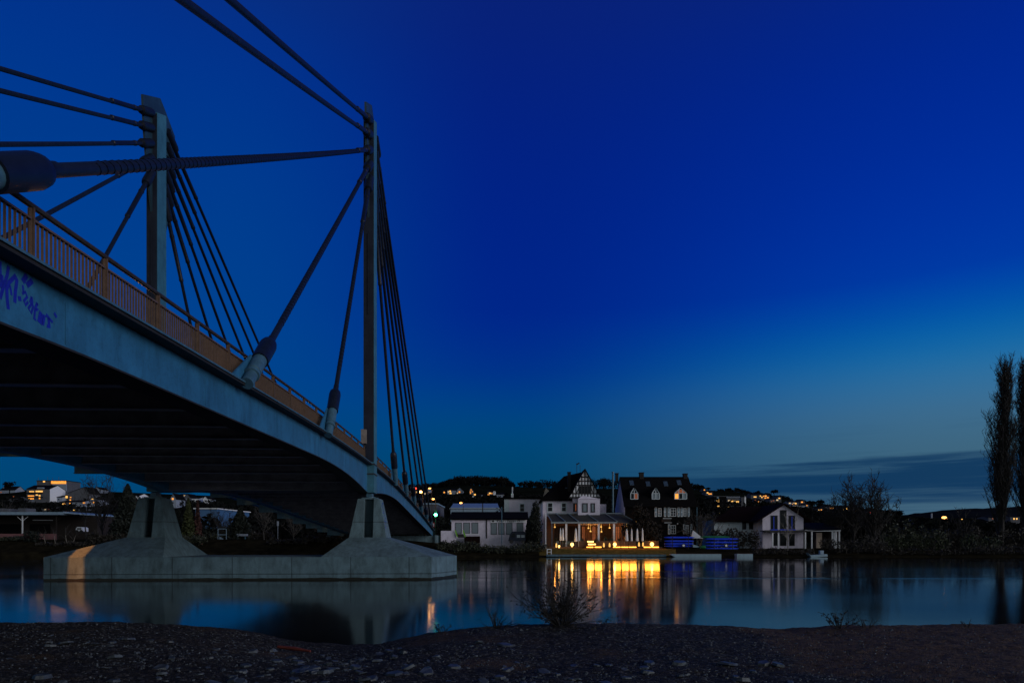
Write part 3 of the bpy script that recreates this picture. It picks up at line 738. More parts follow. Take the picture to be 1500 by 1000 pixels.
def bare_tree(name, label, base, h, seed, mat='twig', cat='tree', group=None, spread=.7, kids=(3, 5), depth=4, rmin=.02, up=.06, stems=1, lean=(0, 0), trunkmat=None, first=.45, r0=None):
    r_ = random.Random(seed); t = thing(name, label, cat, base, 0, group); tr = MB(); cr = MB()
    for s in range(stems):
        d = Vector((lean[0] + (r_.gauss(0, .25) if stems > 1 else r_.gauss(0, .05)), lean[1] + (r_.gauss(0, .2) if stems > 1 else 0), 1))
        b = Vector(base) + Vector((r_.uniform(-.25, .25)*(stems > 1), 0, -.25))
        r1 = r0 or h*.017
        pts, rad, dd = curve_branch(tr, b, d, h*first, r1, 5, r_, .06, .02, 7)
        for k in range(r_.randint(5, 8)):
            i = r_.randint(2, 5); q = pts[i]
            ax = dd.orthogonal().normalized(); ax.rotate(Matrix.Rotation(r_.uniform(0, 6.283), 3, dd))
            nd = (dd*r_.uniform(.6, 1.1) + ax*spread*r_.uniform(.5, 1.2)).normalized()
            grow(tr, cr, q, nd, h*.36*r_.uniform(.7, 1.15), max(rmin*1.6, rad[i]*.6), depth-1, r_, spread, up, kids, rmin)
    tr.build('trunk', M[trunkmat or mat], t)
    if cr.f: cr.build('crown', M[mat], t)
    return t
def leafy(name, label, base, parts, n, size, mat, seed, cat='bush', group=None, trunk=None, twigs=0):
    r_ = random.Random(seed); t = thing(name, label, cat, base, 0, group); b = Vector(base)
    if trunk:
        m = MB(); m.tube([b - Vector((0, 0, .3)), b + Vector((0, 0, trunk*.5)), b + Vector((.05, 0, trunk))], [trunk*.035, trunk*.028, trunk*.015], 7); m.build('trunk', M['bark'], t)
    m = MB()
    for (dx, dy, dz, rx, ry, rz) in parts: m.cloud(b + Vector((dx, dy, dz)), (rx, ry, rz), int(n*rx*rz), size, r_)
    m.build('foliage', M[mat], t)
    if twigs:
        m = MB()
        for _ in range(twigs):
            dx, dy, dz, rx, ry, rz = r_.choice(parts)
            p = b + Vector((dx + r_.uniform(-.6, .6)*rx, dy + r_.uniform(-.5, .5)*ry, max(.0, dz - rz*.6)))
            curve_branch(m, p, (r_.gauss(0, .45), r_.gauss(0, .3), 1), rz*r_.uniform(1.1, 2.0), .022, 4, r_, .15, .02, 3)
        m.build('twigs', M['twig_grey'], t)
    return t
def conifer(name, label, base, h, w, mat, seed, n=900, size=.3, group=None):
    r_ = random.Random(seed); t = thing(name, label, 'conifer', base, 0, group); b = Vector(base)
    m = MB(); m.tube([b - Vector((0, 0, .4)), b + Vector((0, 0, h*.96))], [h*.018, .02], 7); m.build('trunk', M['bark'], t)
    m = MB()
    for i in range(n):
        f = r_.random()**.8; z = h*(.06 + .94*f); rr = w*(1-f)**.8*(.75 + .35*noise.noise(Vector((f*9, seed, i % 5))))
        a = r_.uniform(0, 6.283); k = r_.random()**.45
        m.leaf(b + Vector((cos(a)*rr*k, sin(a)*rr*k, z - .25*rr*k)), size*r_.uniform(.6, 1.4)*(1.15 - .5*f), r_)
    m.build('foliage', M[mat], t)
    return t
def poplar(label, base, h, w, seed, group):
    r_ = random.Random(seed); t = thing('poplar_tree', label, 'poplar', base, 0, group); b = Vector(base); tr = MB(); cr = MB()
    pts, rad, dd = curve_branch(tr, b - Vector((0, 0, .4)), (0, 0, 1), h*.98, .52, 14, r_, .012, .02, 8)
    for k in range(200):
        f = .06 + .91*(k/200); i = f*14; q = pts[int(i)].lerp(pts[min(14, int(i)+1)], i-int(i))
        a = k*2.4 + r_.uniform(-.5, .5)
        env = w*(1.0 - max(0, (f-.35)/.65)**1.6*.85)*(.55 + .45*min(1, f/.22))*(.75 + .5*r_.random())
        ln = (4.2 + 5.0*(1-f))*(.8 + .4*r_.random())
        d = Vector((cos(a)*env/ln*1.05, sin(a)*env/ln*1.05, 1.0))
        P, R, D = curve_branch(tr, q, d, ln, .075 + .10*(1-f), 5, r_, .07, .06, 4)
        for j in range(12):
            m_ = r_.randint(1, 5); q2 = P[m_]
            P2, R2, D2 = curve_branch(cr, q2, (r_.gauss(0, .42), r_.gauss(0, .42), 1), r_.uniform(.9, 2.1), .048, 3, r_, .12, .08, 3)
            for _ in range(3):
                curve_branch(cr, P2[r_.randint(1, 3)], (r_.gauss(0, .5), r_.gauss(0, .5), .9), r_.uniform(.5, 1.2), .036, 2, r_, .12, .06, 3)
    tr.build('trunk', M['twig'], t); cr.build('crown', M['twig'], t)
def vase_tree(label, base, h, w, seed, mat='twig', trunkmat='twig', limbs=16, r0=.2, tw=.045, sub=9, trunk=.24, lean=0.0, flat=.75):
    """leafless tree: short trunk, limbs that swing out and then climb, side branches, twigs"""
    r_ = random.Random(seed); t = thing('bare_tree', label, 'tree', base, 0); tr = MB(); cr = MB(); b = Vector(base)
    P, R, D = curve_branch(tr, b - Vector((0, 0, .3)), (lean, 0, 1), h*trunk + .3, r0, 4, r_, .05, .02, 7)
    for k in range(limbs):
        a = k*2.4 + r_.uniform(-.4, .4); q = P[r_.randint(2, 4)]; out = r_.uniform(.25, 1.0)
        ln = h*(1-trunk)*r_.uniform(.78, 1.02)*(1.0 if out < .6 else .85)
        d = Vector((cos(a)*out*w*.9/ln*1.5 + lean*.6, sin(a)*out*w*flat/ln*1.3, .85))
        p1, r1, d1 = curve_branch(tr, q, d, ln, r0*r_.uniform(.3, .48), 7, r_, .10, .085, 5)
        for j in range(sub):
            m_ = r_.randint(2, 7); f = 1 - m_/9
            p2, r2, d2 = curve_branch(cr, p1[m_], Vector((r_.gauss(0, .55), r_.gauss(0, .5), r_.uniform(.3, 1))), ln*r_.uniform(.16, .34)*(.6 + f), tw*1.5, 4, r_, .16, .07, 3)
            for _ in range(3): curve_branch(cr, p2[r_.randint(1, 4)], Vector((r_.gauss(0, .6), r_.gauss(0, .6), r_.uniform(.2, 1))), ln*r_.uniform(.06, .15), tw, 3, r_, .18, .05, 3)
    tr.build('trunk', M[trunkmat], t); cr.build('crown', M[mat], t)
    return t
def at_land(x, Y): X = GX(x, Y); return (X, Y, land(X, Y))

# near bush and twigs on the beach crest
def beach_bush(name, label, x, Y, h, w, n, seed, leaves):
    r_ = random.Random(seed); X = GX(x, Y); z = beach(X, Y); t = thing(name, label, 'bush', (X, Y, z)); tr = MB(); lf = MB()
    for i in range(n):
        a = r_.uniform(0, 6.283); tilt = abs(r_.gauss(0, .55)); p = Vector((X + cos(a)*.08*w, Y + sin(a)*.06, z - .03))
        d = Vector((cos(a)*sin(min(1.35, tilt*1.3))*1.25, sin(a)*sin(min(1.3, tilt*1.2))*.9, cos(min(1.3, tilt))))
        ln = h*r_.uniform(.6, 1.12)*(1 + .35*min(1, tilt))
        P, R, D = curve_branch(tr, p, d, ln, .010, 6, r_, .13, .015, 4)
        for k in range(r_.randint(4, 8)):
            q = P[r_.randint(2, 6)]; P2, R2, D2 = curve_branch(tr, q, D + Vector((r_.gauss(0, .7), r_.gauss(0, .6), r_.gauss(.1, .5))), ln*r_.uniform(.14, .36), .0062, 3, r_, .2, 0, 3)
            if leaves:
                for q2 in P2[1:]:
                    if r_.random() < leaves: lf.leaf(q2, r_.uniform(.018, .038), r_)
    tr.build('stems', M['twig'], t)
    if lf.f: lf.build('leaves', M['twig'], t)
beach_bush('bush', 'leafless dark bush standing alone on the beach crest before the lit reflections', 822, 14.1, .86, 1.0, 80, 4, .85)
beach_bush('twig_tuft', 'small thin tuft of bare twigs on the crest left of the big bush', 728, 14.1, .46, .7, 15, 5, 0)
beach_bush('twig_tuft', 'low sprig of a few curled twigs at the edge of the beach dip', 648, 14.3, .2, .5, 6, 6, .3)
beach_bush('dry_weed', 'dry weed with round seed heads on the sandy crest at right', 1231, 14.0, .34, .8, 13, 7, .55)
beach_bush('twig_tuft', 'short spiky twig tuft beside the dry weed on the sandy crest', 1268, 14.0, .2, .6, 7, 8, 0)
beach_bush('twig_tuft', 'tiny sprig on the sandy crest below the far streetlamp', 1420, 14.0, .13, .5, 5, 9, 0)
# ------------------------------------------------------------------ buildings
def house(name, label, x0, x1, yb, ye, yr, Y, dep, kind, wins=(), cat='house', wall='hillwall', roof='roof', group=None, over=.35, sink=1.5, xr=None):
    """front wall between pixel columns x0..x1 at depth Y; yb base, ye eave, yr ridge"""
    X0, X1 = GX(x0, Y), GX(x1, Y); zb, ze, zr = ZY(yb, Y), ZY(ye, Y), ZY(yr, Y)
    t = thing(name, label, cat, ((X0+X1)/2, Y, zb), 0, group)
    w = MB(); Y1 = Y + dep
    if kind == 'gable':
        xm = GX(xr, Y) if xr else (X0+X1)/2
        w.prism([(X0, Y, zb-sink), (X1, Y, zb-sink), (X1, Y, ze), (xm, Y, zr), (X0, Y, ze)], (0, dep, 0)); w.build('wall', M[wall], t)
        r = MB()
        for xa, s in ((X0, -1), (X1, 1)):
            sl = (zr-ze)/max(.01, abs(xm-xa)); xo = xa + s*over
            q = [(xo, Y-over, ze - sl*over + .03), (xm, Y-over, zr+.03), (xm, Y1+over, zr+.03), (xo, Y1+over, ze - sl*over + .03)]
            r.slab([(p[0], p[1], p[2]+.22) for p in q], .2)
        r.build('roof', M[roof], t)
    elif kind == 'side':
        ym = Y + dep/2
        w.prism([(X0, Y, zb-sink), (X0, Y1, zb-sink), (X0, Y1, ze), (X0, ym, zr), (X0, Y, ze)], (X1-X0, 0, 0)); w.build('wall', M[wall], t)
        r = MB(); sl = (zr-ze)/(dep/2)
        for ya, s in ((Y, -1), (Y1, 1)):
            yo = ya + s*over
            r.slab([(X0-over, yo, ze - sl*over + .25), (X1+over, yo, ze - sl*over + .25), (X1+over, ym, zr+.25), (X0-over, ym, zr+.25)], .2)
        r.build('roof', M[roof], t)
    else:
        w.box(X0, X1, Y, Y1, zb-sink, ze); w.build('wall', M[wall], t)
        r = MB(); r.box(X0-over, X1+over, Y-over, Y1+over, ze+.003, ze+max(.25, zr-ze)); r.build('roof', M[roof], t)
    for (wx, wy, ww, wh, mt) in wins:
        xa, xb, za, zb_ = GX(wx-ww/2, Y), GX(wx+ww/2, Y), ZY(wy+wh/2, Y), ZY(wy-wh/2, Y)
        p = MB(); p.box(xa, xb, Y-.06, Y+.05, za, zb_); p.build('window', M[mt], t)
    return t
def window(t, xa, xb, ya, yb, Y, frame='white', pane='glass_dark', bars=(1, 1), fw=.09, name='window', thick=.1):
    """framed window; pixel bounds at depth Y; pane is a child of the frame"""
    X0, X1, z0, z1 = GX(xa, Y), GX(xb, Y), ZY(yb, Y), ZY(ya, Y)
    f = MB()
    f.box(X0, X1, Y-thick, Y+.02, z0, z0+fw); f.box(X0, X1, Y-thick, Y+.02, z1-fw, z1)
    f.box(X0, X0+fw, Y-thick, Y+.02, z0+fw, z1-fw); f.box(X1-fw, X1, Y-thick, Y+.02, z0+fw, z1-fw)
    for i in range(1, bars[0]): c = lerp(X0, X1, i/bars[0]); f.box(c-.035, c+.035, Y-thick+.01, Y-.032, z0+fw, z1-fw)
    for i in range(1, bars[1]): c = lerp(z0, z1, i/bars[1]); f.box(X0+fw, X1-fw, Y-thick+.012, Y-.034, c-.03, c+.03)
    fo = f.build(name, M[frame], t)
    p = MB(); p.box(X0+fw, X1-fw, Y-.03, Y+.01, z0+fw, z1-fw); p.build('pane', M[pane], fo)
    return fo
def text_mb(body, world, size, depth, axis_x=Vector((1, 0, 0)), shear=0.0):
    c = bpy.data.curves.new('lettering', 'FONT'); c.body = body; c.size = size; c.extrude = depth; c.shear = shear; c.resolution_u = 2
    o = bpy.data.objects.new('lettering', c); col.objects.link(o)
    me = o.to_mesh(); mb = MB()
    mb.add([(world[0] + v.co.x, world[1] - v.co.z, world[2] + v.co.y) for v in me.vertices], [tuple(p.vertices) for p in me.polygons])
    o.to_mesh_clear(); bpy.data.objects.remove(o); bpy.data.curves.remove(c)
    return mb

# --- half-timbered riverside restaurant
Y = 131.0
R = thing('restaurant_house', 'pale house with a half-timbered gable above the lit riverside terrace', 'house', (GX(838, Y), Y, 1.6))
X0, X1, X2 = GX(795, Y), GX(838, Y), GX(877.5, Y)
MB().box(X0, X1, Y, Y+10, .5, ZY(731.5, Y)).build('wall', M['plaster'], R)
xa, xm = GX(833.5, Y-1.2), GX(856.5, Y-1.2); xb = GX(879.5, Y-1.2); Yg = Y-1.2
MB().box(X1+.003, X2, Yg, Y+9, .5, ZY(729, Yg)).build('wall', M['plaster'], R)
g = MB(); g.prism([(xa, Yg-.35, ZY(729, Yg)), (xb, Yg-.35, ZY(729, Yg)), (xm, Yg-.35, ZY(688.5, Yg))], (0, 9, 0)); gw = g.build('gable', M['white'], R)
# timber framing on the gable
tb = MB(); zt0, zt1 = ZY(729, Yg), ZY(688.5, Yg); yf = Yg-.35
def hw(z): return (xb-xa)/2*(zt1-z)/(zt1-zt0)
for yy in (728.3, 722.8, 710.5, 704.5, 698.5):
    z = ZY(yy, Yg); h = hw(z)-.05; tb.box(xm-h, xm+h, yf-.06, yf-.003, z-.12, z+.12)
for k in range(-5, 6):
    x = xm + k*.56; zt = zt1 - abs(k*.56)/((xb-xa)/2)*(zt1-zt0) - .12
    tb.box(x-.1, x+.1, yf-.055, yf-.004, zt0, zt)
for s in (-1, 1):
    for f in (.52, .8):
        a = xm + s*(xb-xa)/2*f; z = ZY(722.6, Yg)
        tb.prism([(a-.08, yf-.05, z), (a+.08, yf-.05, z), (a - s*.55+.08, yf-.05, z+1.5), (a - s*.55-.08, yf-.05, z+1.5)], (0, .045, 0))
tb.build('timber_frame', M['timber'], gw)
for k in (-1.5, -.5, .5, 1.5):
    x = 750 + 1000*(xm + k*.56)/Yg; window(R, x-1.5, x+1.5, 711.5, 722, yf, 'timber', 'glass_dark', (1, 1), .05)
rf = MB(); sl = (zt1-zt0)/((xb-xa)/2)
for s, xe in ((-1, xa), (1, xb)):
    xo = xe + s*.35; zo = zt0 - sl*.35
    rf.slab([(xo, yf-.5, zo+.28), (xm, yf-.5, zt1+.28), (xm, Yg+10, zt1+.28), (xo, Yg+10, zo+.28)], .24)
rf.build('roof', M['roof'], R)
# main hipped roof on the left
zr, ze = ZY(696.5, Y+4), ZY(731.5, Y)
e0, e1, e2, e3 = (X0-.5, Y-.5, ze), (GX(843, Y), Y-.5, ze), (GX(843, Y), Y+10.4, ze), (X0-.5, Y+10.4, ze)
r0, r1 = (GX(826, Y+5), Y+5, zr), (GX(857, Y+5), Y+5, ZY(690, Y+5))
h = MB(); h.add([e0, e1, e2, e3, r0, r1, (e0[0], e0[1], ze-.25), (e1[0], e1[1], ze-.25), (e2[0], e2[1], ze-.25), (e3[0], e3[1], ze-.25)],
               [(0, 1, 5, 4), (1, 2, 5), (2, 3, 4, 5), (3, 0, 4), (6, 7, 1, 0), (7, 8, 2, 1), (8, 9, 3, 2), (9, 6, 0, 3), (9, 8, 7, 6)])
rr = h.build('roof', M['roof'], R)
c = MB(); c.box(GX(831.5, Y+1.4), GX(836, Y+1.4), Y+1.0, Y+2.0, ze+1, ZY(692, Y+1.4)); c.box(GX(831, Y+1.4), GX(836.5, Y+1.4), Y+.93, Y+2.07, ZY(692, Y+1.4)+.003, ZY(691, Y+1.4)); c.build('chimney', M['chimney'], rr)
for x, y in ((820, 720), (827, 717)):
    s = MB(); p = PX(x, y, Y+1.6); s.slab([(p.x-.45, p.y-.35, p.z-.55), (p.x+.05, p.y-.35, p.z-.55), (p.x+.55, p.y+.1, p.z+.45), (p.x+.15, p.y+.1, p.z+.45)], .08); s.build('skylight', M['skylight'], rr)
a = MB(); p = PX(845, 690, Y+5); a.tube([(p.x, p.y, p.z-1.2), (p.x, p.y, p.z+1.6)], .05, 5); a.tube([(p.x-.1, p.y, p.z+1.35), (p.x+.5, p.y, p.z+1.65)], .12, 5); a.tube([(p.x+.65, p.y, p.z-1), (p.x+.65, p.y, p.z+1.2)], .04, 5); a.build('aerial', M['rubber'], rr)
b = MB(); b.box(GX(846, Yg), X2-.12, Yg-1.0, Yg-.003, 5.6, ZY(731, Yg)); b.prism([(GX(845.5, Yg), Yg-1.1, ZY(731, Yg)+.01), (X2-.06, Yg-1.1, ZY(731, Yg)+.01), (GX(853, Yg), Yg-.6, ZY(725.5, Yg))], (0, .7, 0)); b.build('bay', M['plaster'], R)
for (x0, x1, y0, y1, yy, fr, pn) in ((801.5, 810, 735.5, 749.5, Y, 'shutter', 'glass_dark'), (822, 830, 735.5, 749.5, Y, 'shutter', 'glass_dark'), (839.5, 845, 736.5, 749.5, Yg, 'timber', 'glass_dark'),
                         (853, 861, 736.5, 750, Yg-1.0, 'timber', 'blind'), (865.5, 871.5, 736.5, 750, Yg-1.0, 'timber', 'blind')):
    window(R, x0, x1, y0, y1, yy, fr, pn, (1, 2 if fr == 'shutter' else 1), .16)
MB().box(GX(842.8, Yg), GX(844.2, Yg), Yg-.09, Yg-.032, ZY(748, Yg), ZY(738, Yg)).build('lit_curtain', M['dimlit'], R)
MB().box(X2+.003, GX(888, Y+2), Y+2, Y+9, .5, ZY(738, Y+2)).build('side_wing', M['plaster'], R)
p = MB(); p.prism([(GX(795, Y+6), Y+6, ZY(729, Y+6)), (GX(813, Y+6), Y+6, ZY(729, Y+6)), (GX(813, Y+6), Y+6, ZY(719, Y+6)), (GX(806, Y+6), Y+6, ZY(720, Y+6)), (GX(799.5, Y+6), Y+6, ZY(714, Y+6))], (0, .4, 0)); p.build('rear_parapet', M['plaster2'], R)

# --- terrace pavilion with awning roof
Yb, Yf = 129.5, 124.0
T = thing('terrace_pavilion', 'open terrace pavilion with grey awning roof and warm lit interior before the restaurant', 'pavilion', (GX(860, Yf), Yf, 1.6))
def zq(y, Y): return ZY(y, Y)
r = MB()
r.slab([PX(807.5, 764, Yf), PX(904, 764, Yf), PX(886.5, 752.4, Yb), PX(801, 752.4, Yb)], .12)
r.slab([PX(904.2, 764, Yf), PX(938, 768.3, Yf+1.5), PX(912, 753, Yb), PX(886.8, 752.4, Yb)], .12)
r.build('awning_roof', M['canopy'], T)
rb = MB()
for xa, xb in ((801, 807.8), (814, 828), (832, 847), (858.5, 876), (886.7, 904.1)):
    p, q = PX(xa, 752.2, Yb), PX(xb, 763.7, Yf); rb.tube([p + Vector((0, 0, .08)), q + Vector((0, 0, .08))], .09, 5)
p, q = PX(912, 752.7, Yb), PX(938, 768, Yf+1.5); rb.tube([p, q], .08, 5)
rb.box(GX(800.5, Yb), GX(912, Yb), Yb-.05, Yb+.2, ZY(752.2, Yb), ZY(750.8, Yb))
rb.box(GX(807, Yf), GX(904, Yf), Yf-.15, Yf-.003, ZY(766.3, Yf), ZY(763.8, Yf)); rb.box(GX(911, Yf+1.5), GX(938, Yf+1.5), Yf+1.35, Yf+1.497, ZY(769.6, Yf+1.5), ZY(767.6, Yf+1.5))
rb.build('roof_bars', M['roofbar'], T)
for x, Yp, y1, mt in ((829.5, Yf+.1, 799, 'white'), (848.5, Yf+.1, 799, 'white'), (877, Yf+.1, 799, 'white'), (899.5, Yf+.1, 799, 'white'), (808.5, Yf+.1, 799, 'steel'), (911.5, Yf+1.6, 799, 'steel'), (937, Yf+1.6, 799, 'wood')):
    b = MB(); w = 1.4 if mt == 'white' else .6; b.box(GX(x-w, Yp), GX(x+w, Yp), Yp, Yp+.2, 1.5, ZY(766.4 if x < 905 else 769.7, Yp)); b.build('post', M[mt], T)
b = MB(); b.box(GX(801, Yb), GX(938, Yb), Yb-.2, Yb+.1, 1.0, ZY(753.5, Yb)-.3); bw = b.build('back_wall', M['wood'], T)
for k, (x0, x1) in enumerate(((812, 826), (832, 846), (852, 857), (867, 873), (880, 896), (901, 908), (916, 934))):
    window(T, x0, x1, 770, 792, Yb-.2, 'timber', ('brick', 'brick', 'dimlit', 'dimlit', 'brick', 'dimlit', 'brick')[k], (2, 2), .1)  # dimlit panes added as glow to brighten the back wall in patches
b = MB(); b.box(GX(801, Yf), GX(968, Yf), Yf-1.2, Yb, 1.0, 1.58); b.build('deck_floor', M['wood'], T)
for x, y, Yp in ((812.7, 770.3, 127), (862, 772, 126.5), (865, 776.5, 127.5), (880.5, 770, 127.5), (881, 777, 126.8), (893, 771.5, 127), (918, 771.5, 127), (926, 771.2, 127), (932, 772, 127)):
    b = MB(); p = PX(x, y, Yp); b.tube([p + Vector((0, 0, 1.1)), p], .02, 4); b.lathe(p, (0, 0, -1), [(0, .05), (.08, .13), (.2, .17), (.26, .10)], 8); o = b.build('hanging_lamp', M['amber'], T)
    lamp('lamp_light', 'POINT', (p.x, p.y, p.z - .45), 26 if x < 905 else 60, (1, .34, .05), o, .12)
# terrace fence, LED strips, stairs
fence = thing('terrace_fence', 'wooden slat fence edging the lit terrace with light strips at its foot', 'fence', (GX(930, 121.6), 121.6, 1.5))
Yt = 121.6
for x0, x1 in ((898, 909), (909.6, 920.5), (921, 932), (943, 954.5), (955.2, 965)):
    b = MB()
    n = 14
    for i in range(n):
        a = lerp(GX(x0, Yt), GX(x1, Yt), (i+.12)/n); c = lerp(GX(x0, Yt), GX(x1, Yt), (i+.88)/n); b.box(a, c, Yt-.02, Yt+.02, 1.72, ZY(791.8, Yt))
    for z in (1.9, ZY(793, Yt)): b.box(GX(x0, Yt), GX(x1, Yt), Yt+.022, Yt+.06, z-.05, z+.05)
    b.build('fence_panel', M['wood'], fence)
for x0, x1 in ((859.2, 869), (871.2, 881), (898.2, 908.8), (910, 920.3), (921.2, 932), (943.2, 954.5), (955.3, 965)):
    b = MB(); z = ZY(800.9, Yt-.4); b.box(GX(x0, Yt-.4), GX(x1, Yt-.4), Yt-.45, Yt-.36, z-.09, z+.09); o = b.build('light_strip', M['led'], fence)
    lamp('strip_light', 'AREA', (GX((x0+x1)/2, Yt), Yt-.6, z+.6), 36, (1, .30, .03), o, aim=(GX((x0+x1)/2, Yt), Yt-2.6, .9), shape=(1.2, .8))
st = thing('terrace_steps', 'two broad steps with glowing edges between the terrace posts', 'steps', (GX(864, Yt), Yt, 1.5))
for i, (x0, x1, y) in enumerate(((860.5, 869.5, 793), (861.5, 872.5, 796.8))):
    b = MB(); z = ZY(y, Yt+.6-.2*i); Ys = Yt+.6-.2*i
    b.box(GX(x0, Ys), GX(x1, Ys), Ys, Ys+1.0, z-.5, z+.22); b.build('step', M['wood'], st)
    b = MB(); b.box(GX(x0, Ys), GX(x1, Ys), Ys-.05, Ys-.003, z-.1, z+.12); b.build('light_strip', M['globe'], st)
b = MB(); b.box(GX(848, Yt+1), GX(859, Yt+1), Yt+.95, Yt+1.0, 1.6, ZY(792, Yt+1)); b.box(GX(873, Yt+1), GX(897, Yt+1), Yt+.95, Yt+1.0, 1.6, ZY(792, Yt+1))
tag(b.build('terrace_railing', M['wood'], None, at=(GX(873, Yt+1), Yt+1, 1.6)), 'low dark wooden railing behind the glowing steps of the terrace', 'railing')
for i, (x, y, rr_, lab) in enumerate(((838, 797, .3, 'glowing ball lamp under the single closed parasol on the terrace'), (900.5, 796.8, .3, 'glowing ball lamp at the left end of the slat fence'), (955, 796.6, .34, 'glowing ball lamp before the rightmost fence panels'), (819, 799.5, .17, 'small bright lamp on the lawn below the pair of closed parasols'))):
    p = PX(x, y, Yt-.2-.1*(i == 2)); b = MB(); b.sphere(p, rr_, 14, 10); b.lathe(p - Vector((0, 0, rr_+.1)), (0, 0, 1), [(0, .12), (.12, .12)], 8)
    o = tag(b.build('ball_lamp', M['globe'], None, at=(p.x, p.y, p.z-rr_), smooth=True), lab, 'lamp')
    lamp('lamp_light', 'POINT', (p.x, p.y-.1, p.z+rr_+.25), 22, (1, .5, .13), o, .15)
for i, (x, y) in enumerate(((815, 797.5), (884.5, 797), (893, 797), (936, 796), (942, 796))):
    p = PX(x, y, Yt+.3); b = MB(); b.lathe(p - Vector((0, 0, .45)), (0, 0, 1), [(0, .12), (.1, .16), (.5, .14), (.75, .05)], 9)
    tag(b.build('lantern', M['amber'], None, at=(p.x, p.y, p.z-.45)), ('warm lantern at the left end of the terrace by the tall pole', 'warm lantern on the dark railing right of the glowing steps', 'warm lantern beside the left end of the slat fence', 'warm lantern in the gap of the slat fence, left one', 'warm lantern in the gap of the slat fence, right one')[i], 'lantern')
plabs = ('left parasol of the closed pair near the pavilion corner', 'right parasol of the closed pair near the pavilion corner', 'closed white parasol standing alone above a ball lamp', 'widest closed parasol at the left under the lit porch', 'slim closed parasol second from left before the lit porch', 'closed parasol third from left before the lit porch', 'closed parasol standing furthest right, clear of the porch')
for (x, y0, y1, w), lab in zip(((821, 773, 791, 1.5), (824.6, 773, 791, 1.5), (843.5, 773, 792.5, 2.3), (918, 774, 792, 2.4), (925.3, 773.8, 792, 1.5), (933.4, 773.6, 792, 1.9), (941.2, 773, 792, 1.5)), plabs):
    Yp = Yt+.9; t = thing('parasol', lab, 'parasol', (GX(x, Yp), Yp, 1.58), 0, 'closed white parasols on the terrace')
    z0, z1 = ZY(y1, Yp), ZY(y0, Yp); r_ = w*Yp/1000
    b = MB(); b.lathe((GX(x, Yp), Yp, z0), (0, 0, 1), [(0, r_*1.0), (.15, r_*1.05), ((z1-z0)*.5, r_*.78), ((z1-z0)*.82, r_*.62), ((z1-z0)*.9, r_*.4), (z1-z0, .03)], 9); b.build('cloth', M['white'], t)
    b = MB(); b.tube([(GX(x, Yp), Yp, 1.55), (GX(x, Yp), Yp, z0+.05)], .03, 6); b.build('pole', M['steel'], t)
for i, (x, h_) in enumerate(((826, 1.0), (853, 1.3), (873.5, 1.1), (887, 1.5), (895, 1.2), (907, 1.4), (814, 1.3))):
    X = GX(x, 123.2); lab = ('potted shrub behind the pair of closed parasols', 'potted shrub left of the glowing steps', 'potted shrub right of the glowing steps', 'tall potted shrub behind the dark wooden railing', 'potted shrub at the left end of the slat fence', 'potted shrub at the pavilion corner behind the slat fence', 'potted shrub at the left corner of the pavilion')[i]
    t = thing('potted_shrub', lab, 'pot plant', (X, 123.2, 1.58), 0, 'potted shrubs on the terrace')
    b = MB(); b.lathe((X, 123.2, 1.58), (0, 0, 1), [(0, .2), (.5, .28), (.51, .1)], 9); b.build('pot', M['rubber'], t)
    b = MB(); b.cloud((X, 123.2, 2.1 + h_*.45), (.55, .45, h_*.6), 110, .13, random.Random(i), .2); b.build('foliage', M['leaf'], t)
# terrace furniture, seen as small silhouettes between the posts
fr = random.Random(3)
def chair(x, Yc, k):
    X = GX(x, Yc); z = 1.58; t = thing('terrace_chair', ('terrace chair with woven back near the closed pair of parasols', 'terrace chair between the two left white posts', 'terrace chair facing the river beside the second white post', 'terrace chair near the right end of the pavilion', 'terrace chair in the middle of the pavilion behind the steps', 'terrace chair tucked behind the slat fence')[k], 'chair', (X, Yc, z), 0, 'chairs on the restaurant terrace')
    b = MB(); b.box(X-.24, X+.24, Yc-.24, Yc+.24, z+.42, z+.48); b.build('seat', M['steel'], t)
    b = MB(); b.box(X-.24, X+.24, Yc-.27, Yc-.24, z+.50, z+.98); b.build('backrest', M['steel'], t)
    for sx in (-.2, .2):
        for sy in (-.2, .2): b = MB(); b.box(X+sx-.02, X+sx+.02, Yc+sy-.02, Yc+sy+.02, z, z+.42); b.build('leg', M['steel'], t)
for k, x in enumerate((816, 832.5, 838, 890, 866, 903)): chair(x, 123.4 + .3*(k % 2), k)
b = MB(); b.tube([(GX(799.3, 121), 121, 1.2), (GX(799.3, 121), 121, ZY(751, 121))], .07, 7)
tag(b.build('flagpole', M['white'], None, at=(GX(799.3, 121), 121, 1.2)), 'tall thin pale pole at the left corner of the terrace', 'pole')
# quay edge and landing frame
b = MB(); b.box(GX(800, 112.3), GX(975, 112.3), 111.8, 112.6, -.4, .42); b.box(GX(800, 112), GX(868, 112), 110.6, 111.79, .12, .3)
tag(b.build('quay_edge', M['concrete'], None, at=(GX(880, 112), 112, 0)), 'low quay edge of pale stone at the water below the lit lawn', 'quay')
b = MB(); Yj = 113.2
for x in (801.5, 807.5): b.box(GX(x, Yj)-.06, GX(x, Yj)+.06, Yj-.06, Yj+.06, .2, ZY(804, Yj)-.065)
b.box(GX(801, Yj), GX(808, Yj), Yj-.06, Yj+.06, ZY(804, Yj)-.06, ZY(804, Yj)+.06); b.box(GX(802.2, Yj), GX(806.8, Yj), Yj-.04, Yj+.04, ZY(808, Yj)-.04, ZY(808, Yj)+.04)
tag(b.build('landing_gate', M['white'], None, at=(GX(804, Yj), Yj, .3)), 'small white gate frame on the quay below the flagpole', 'gate')

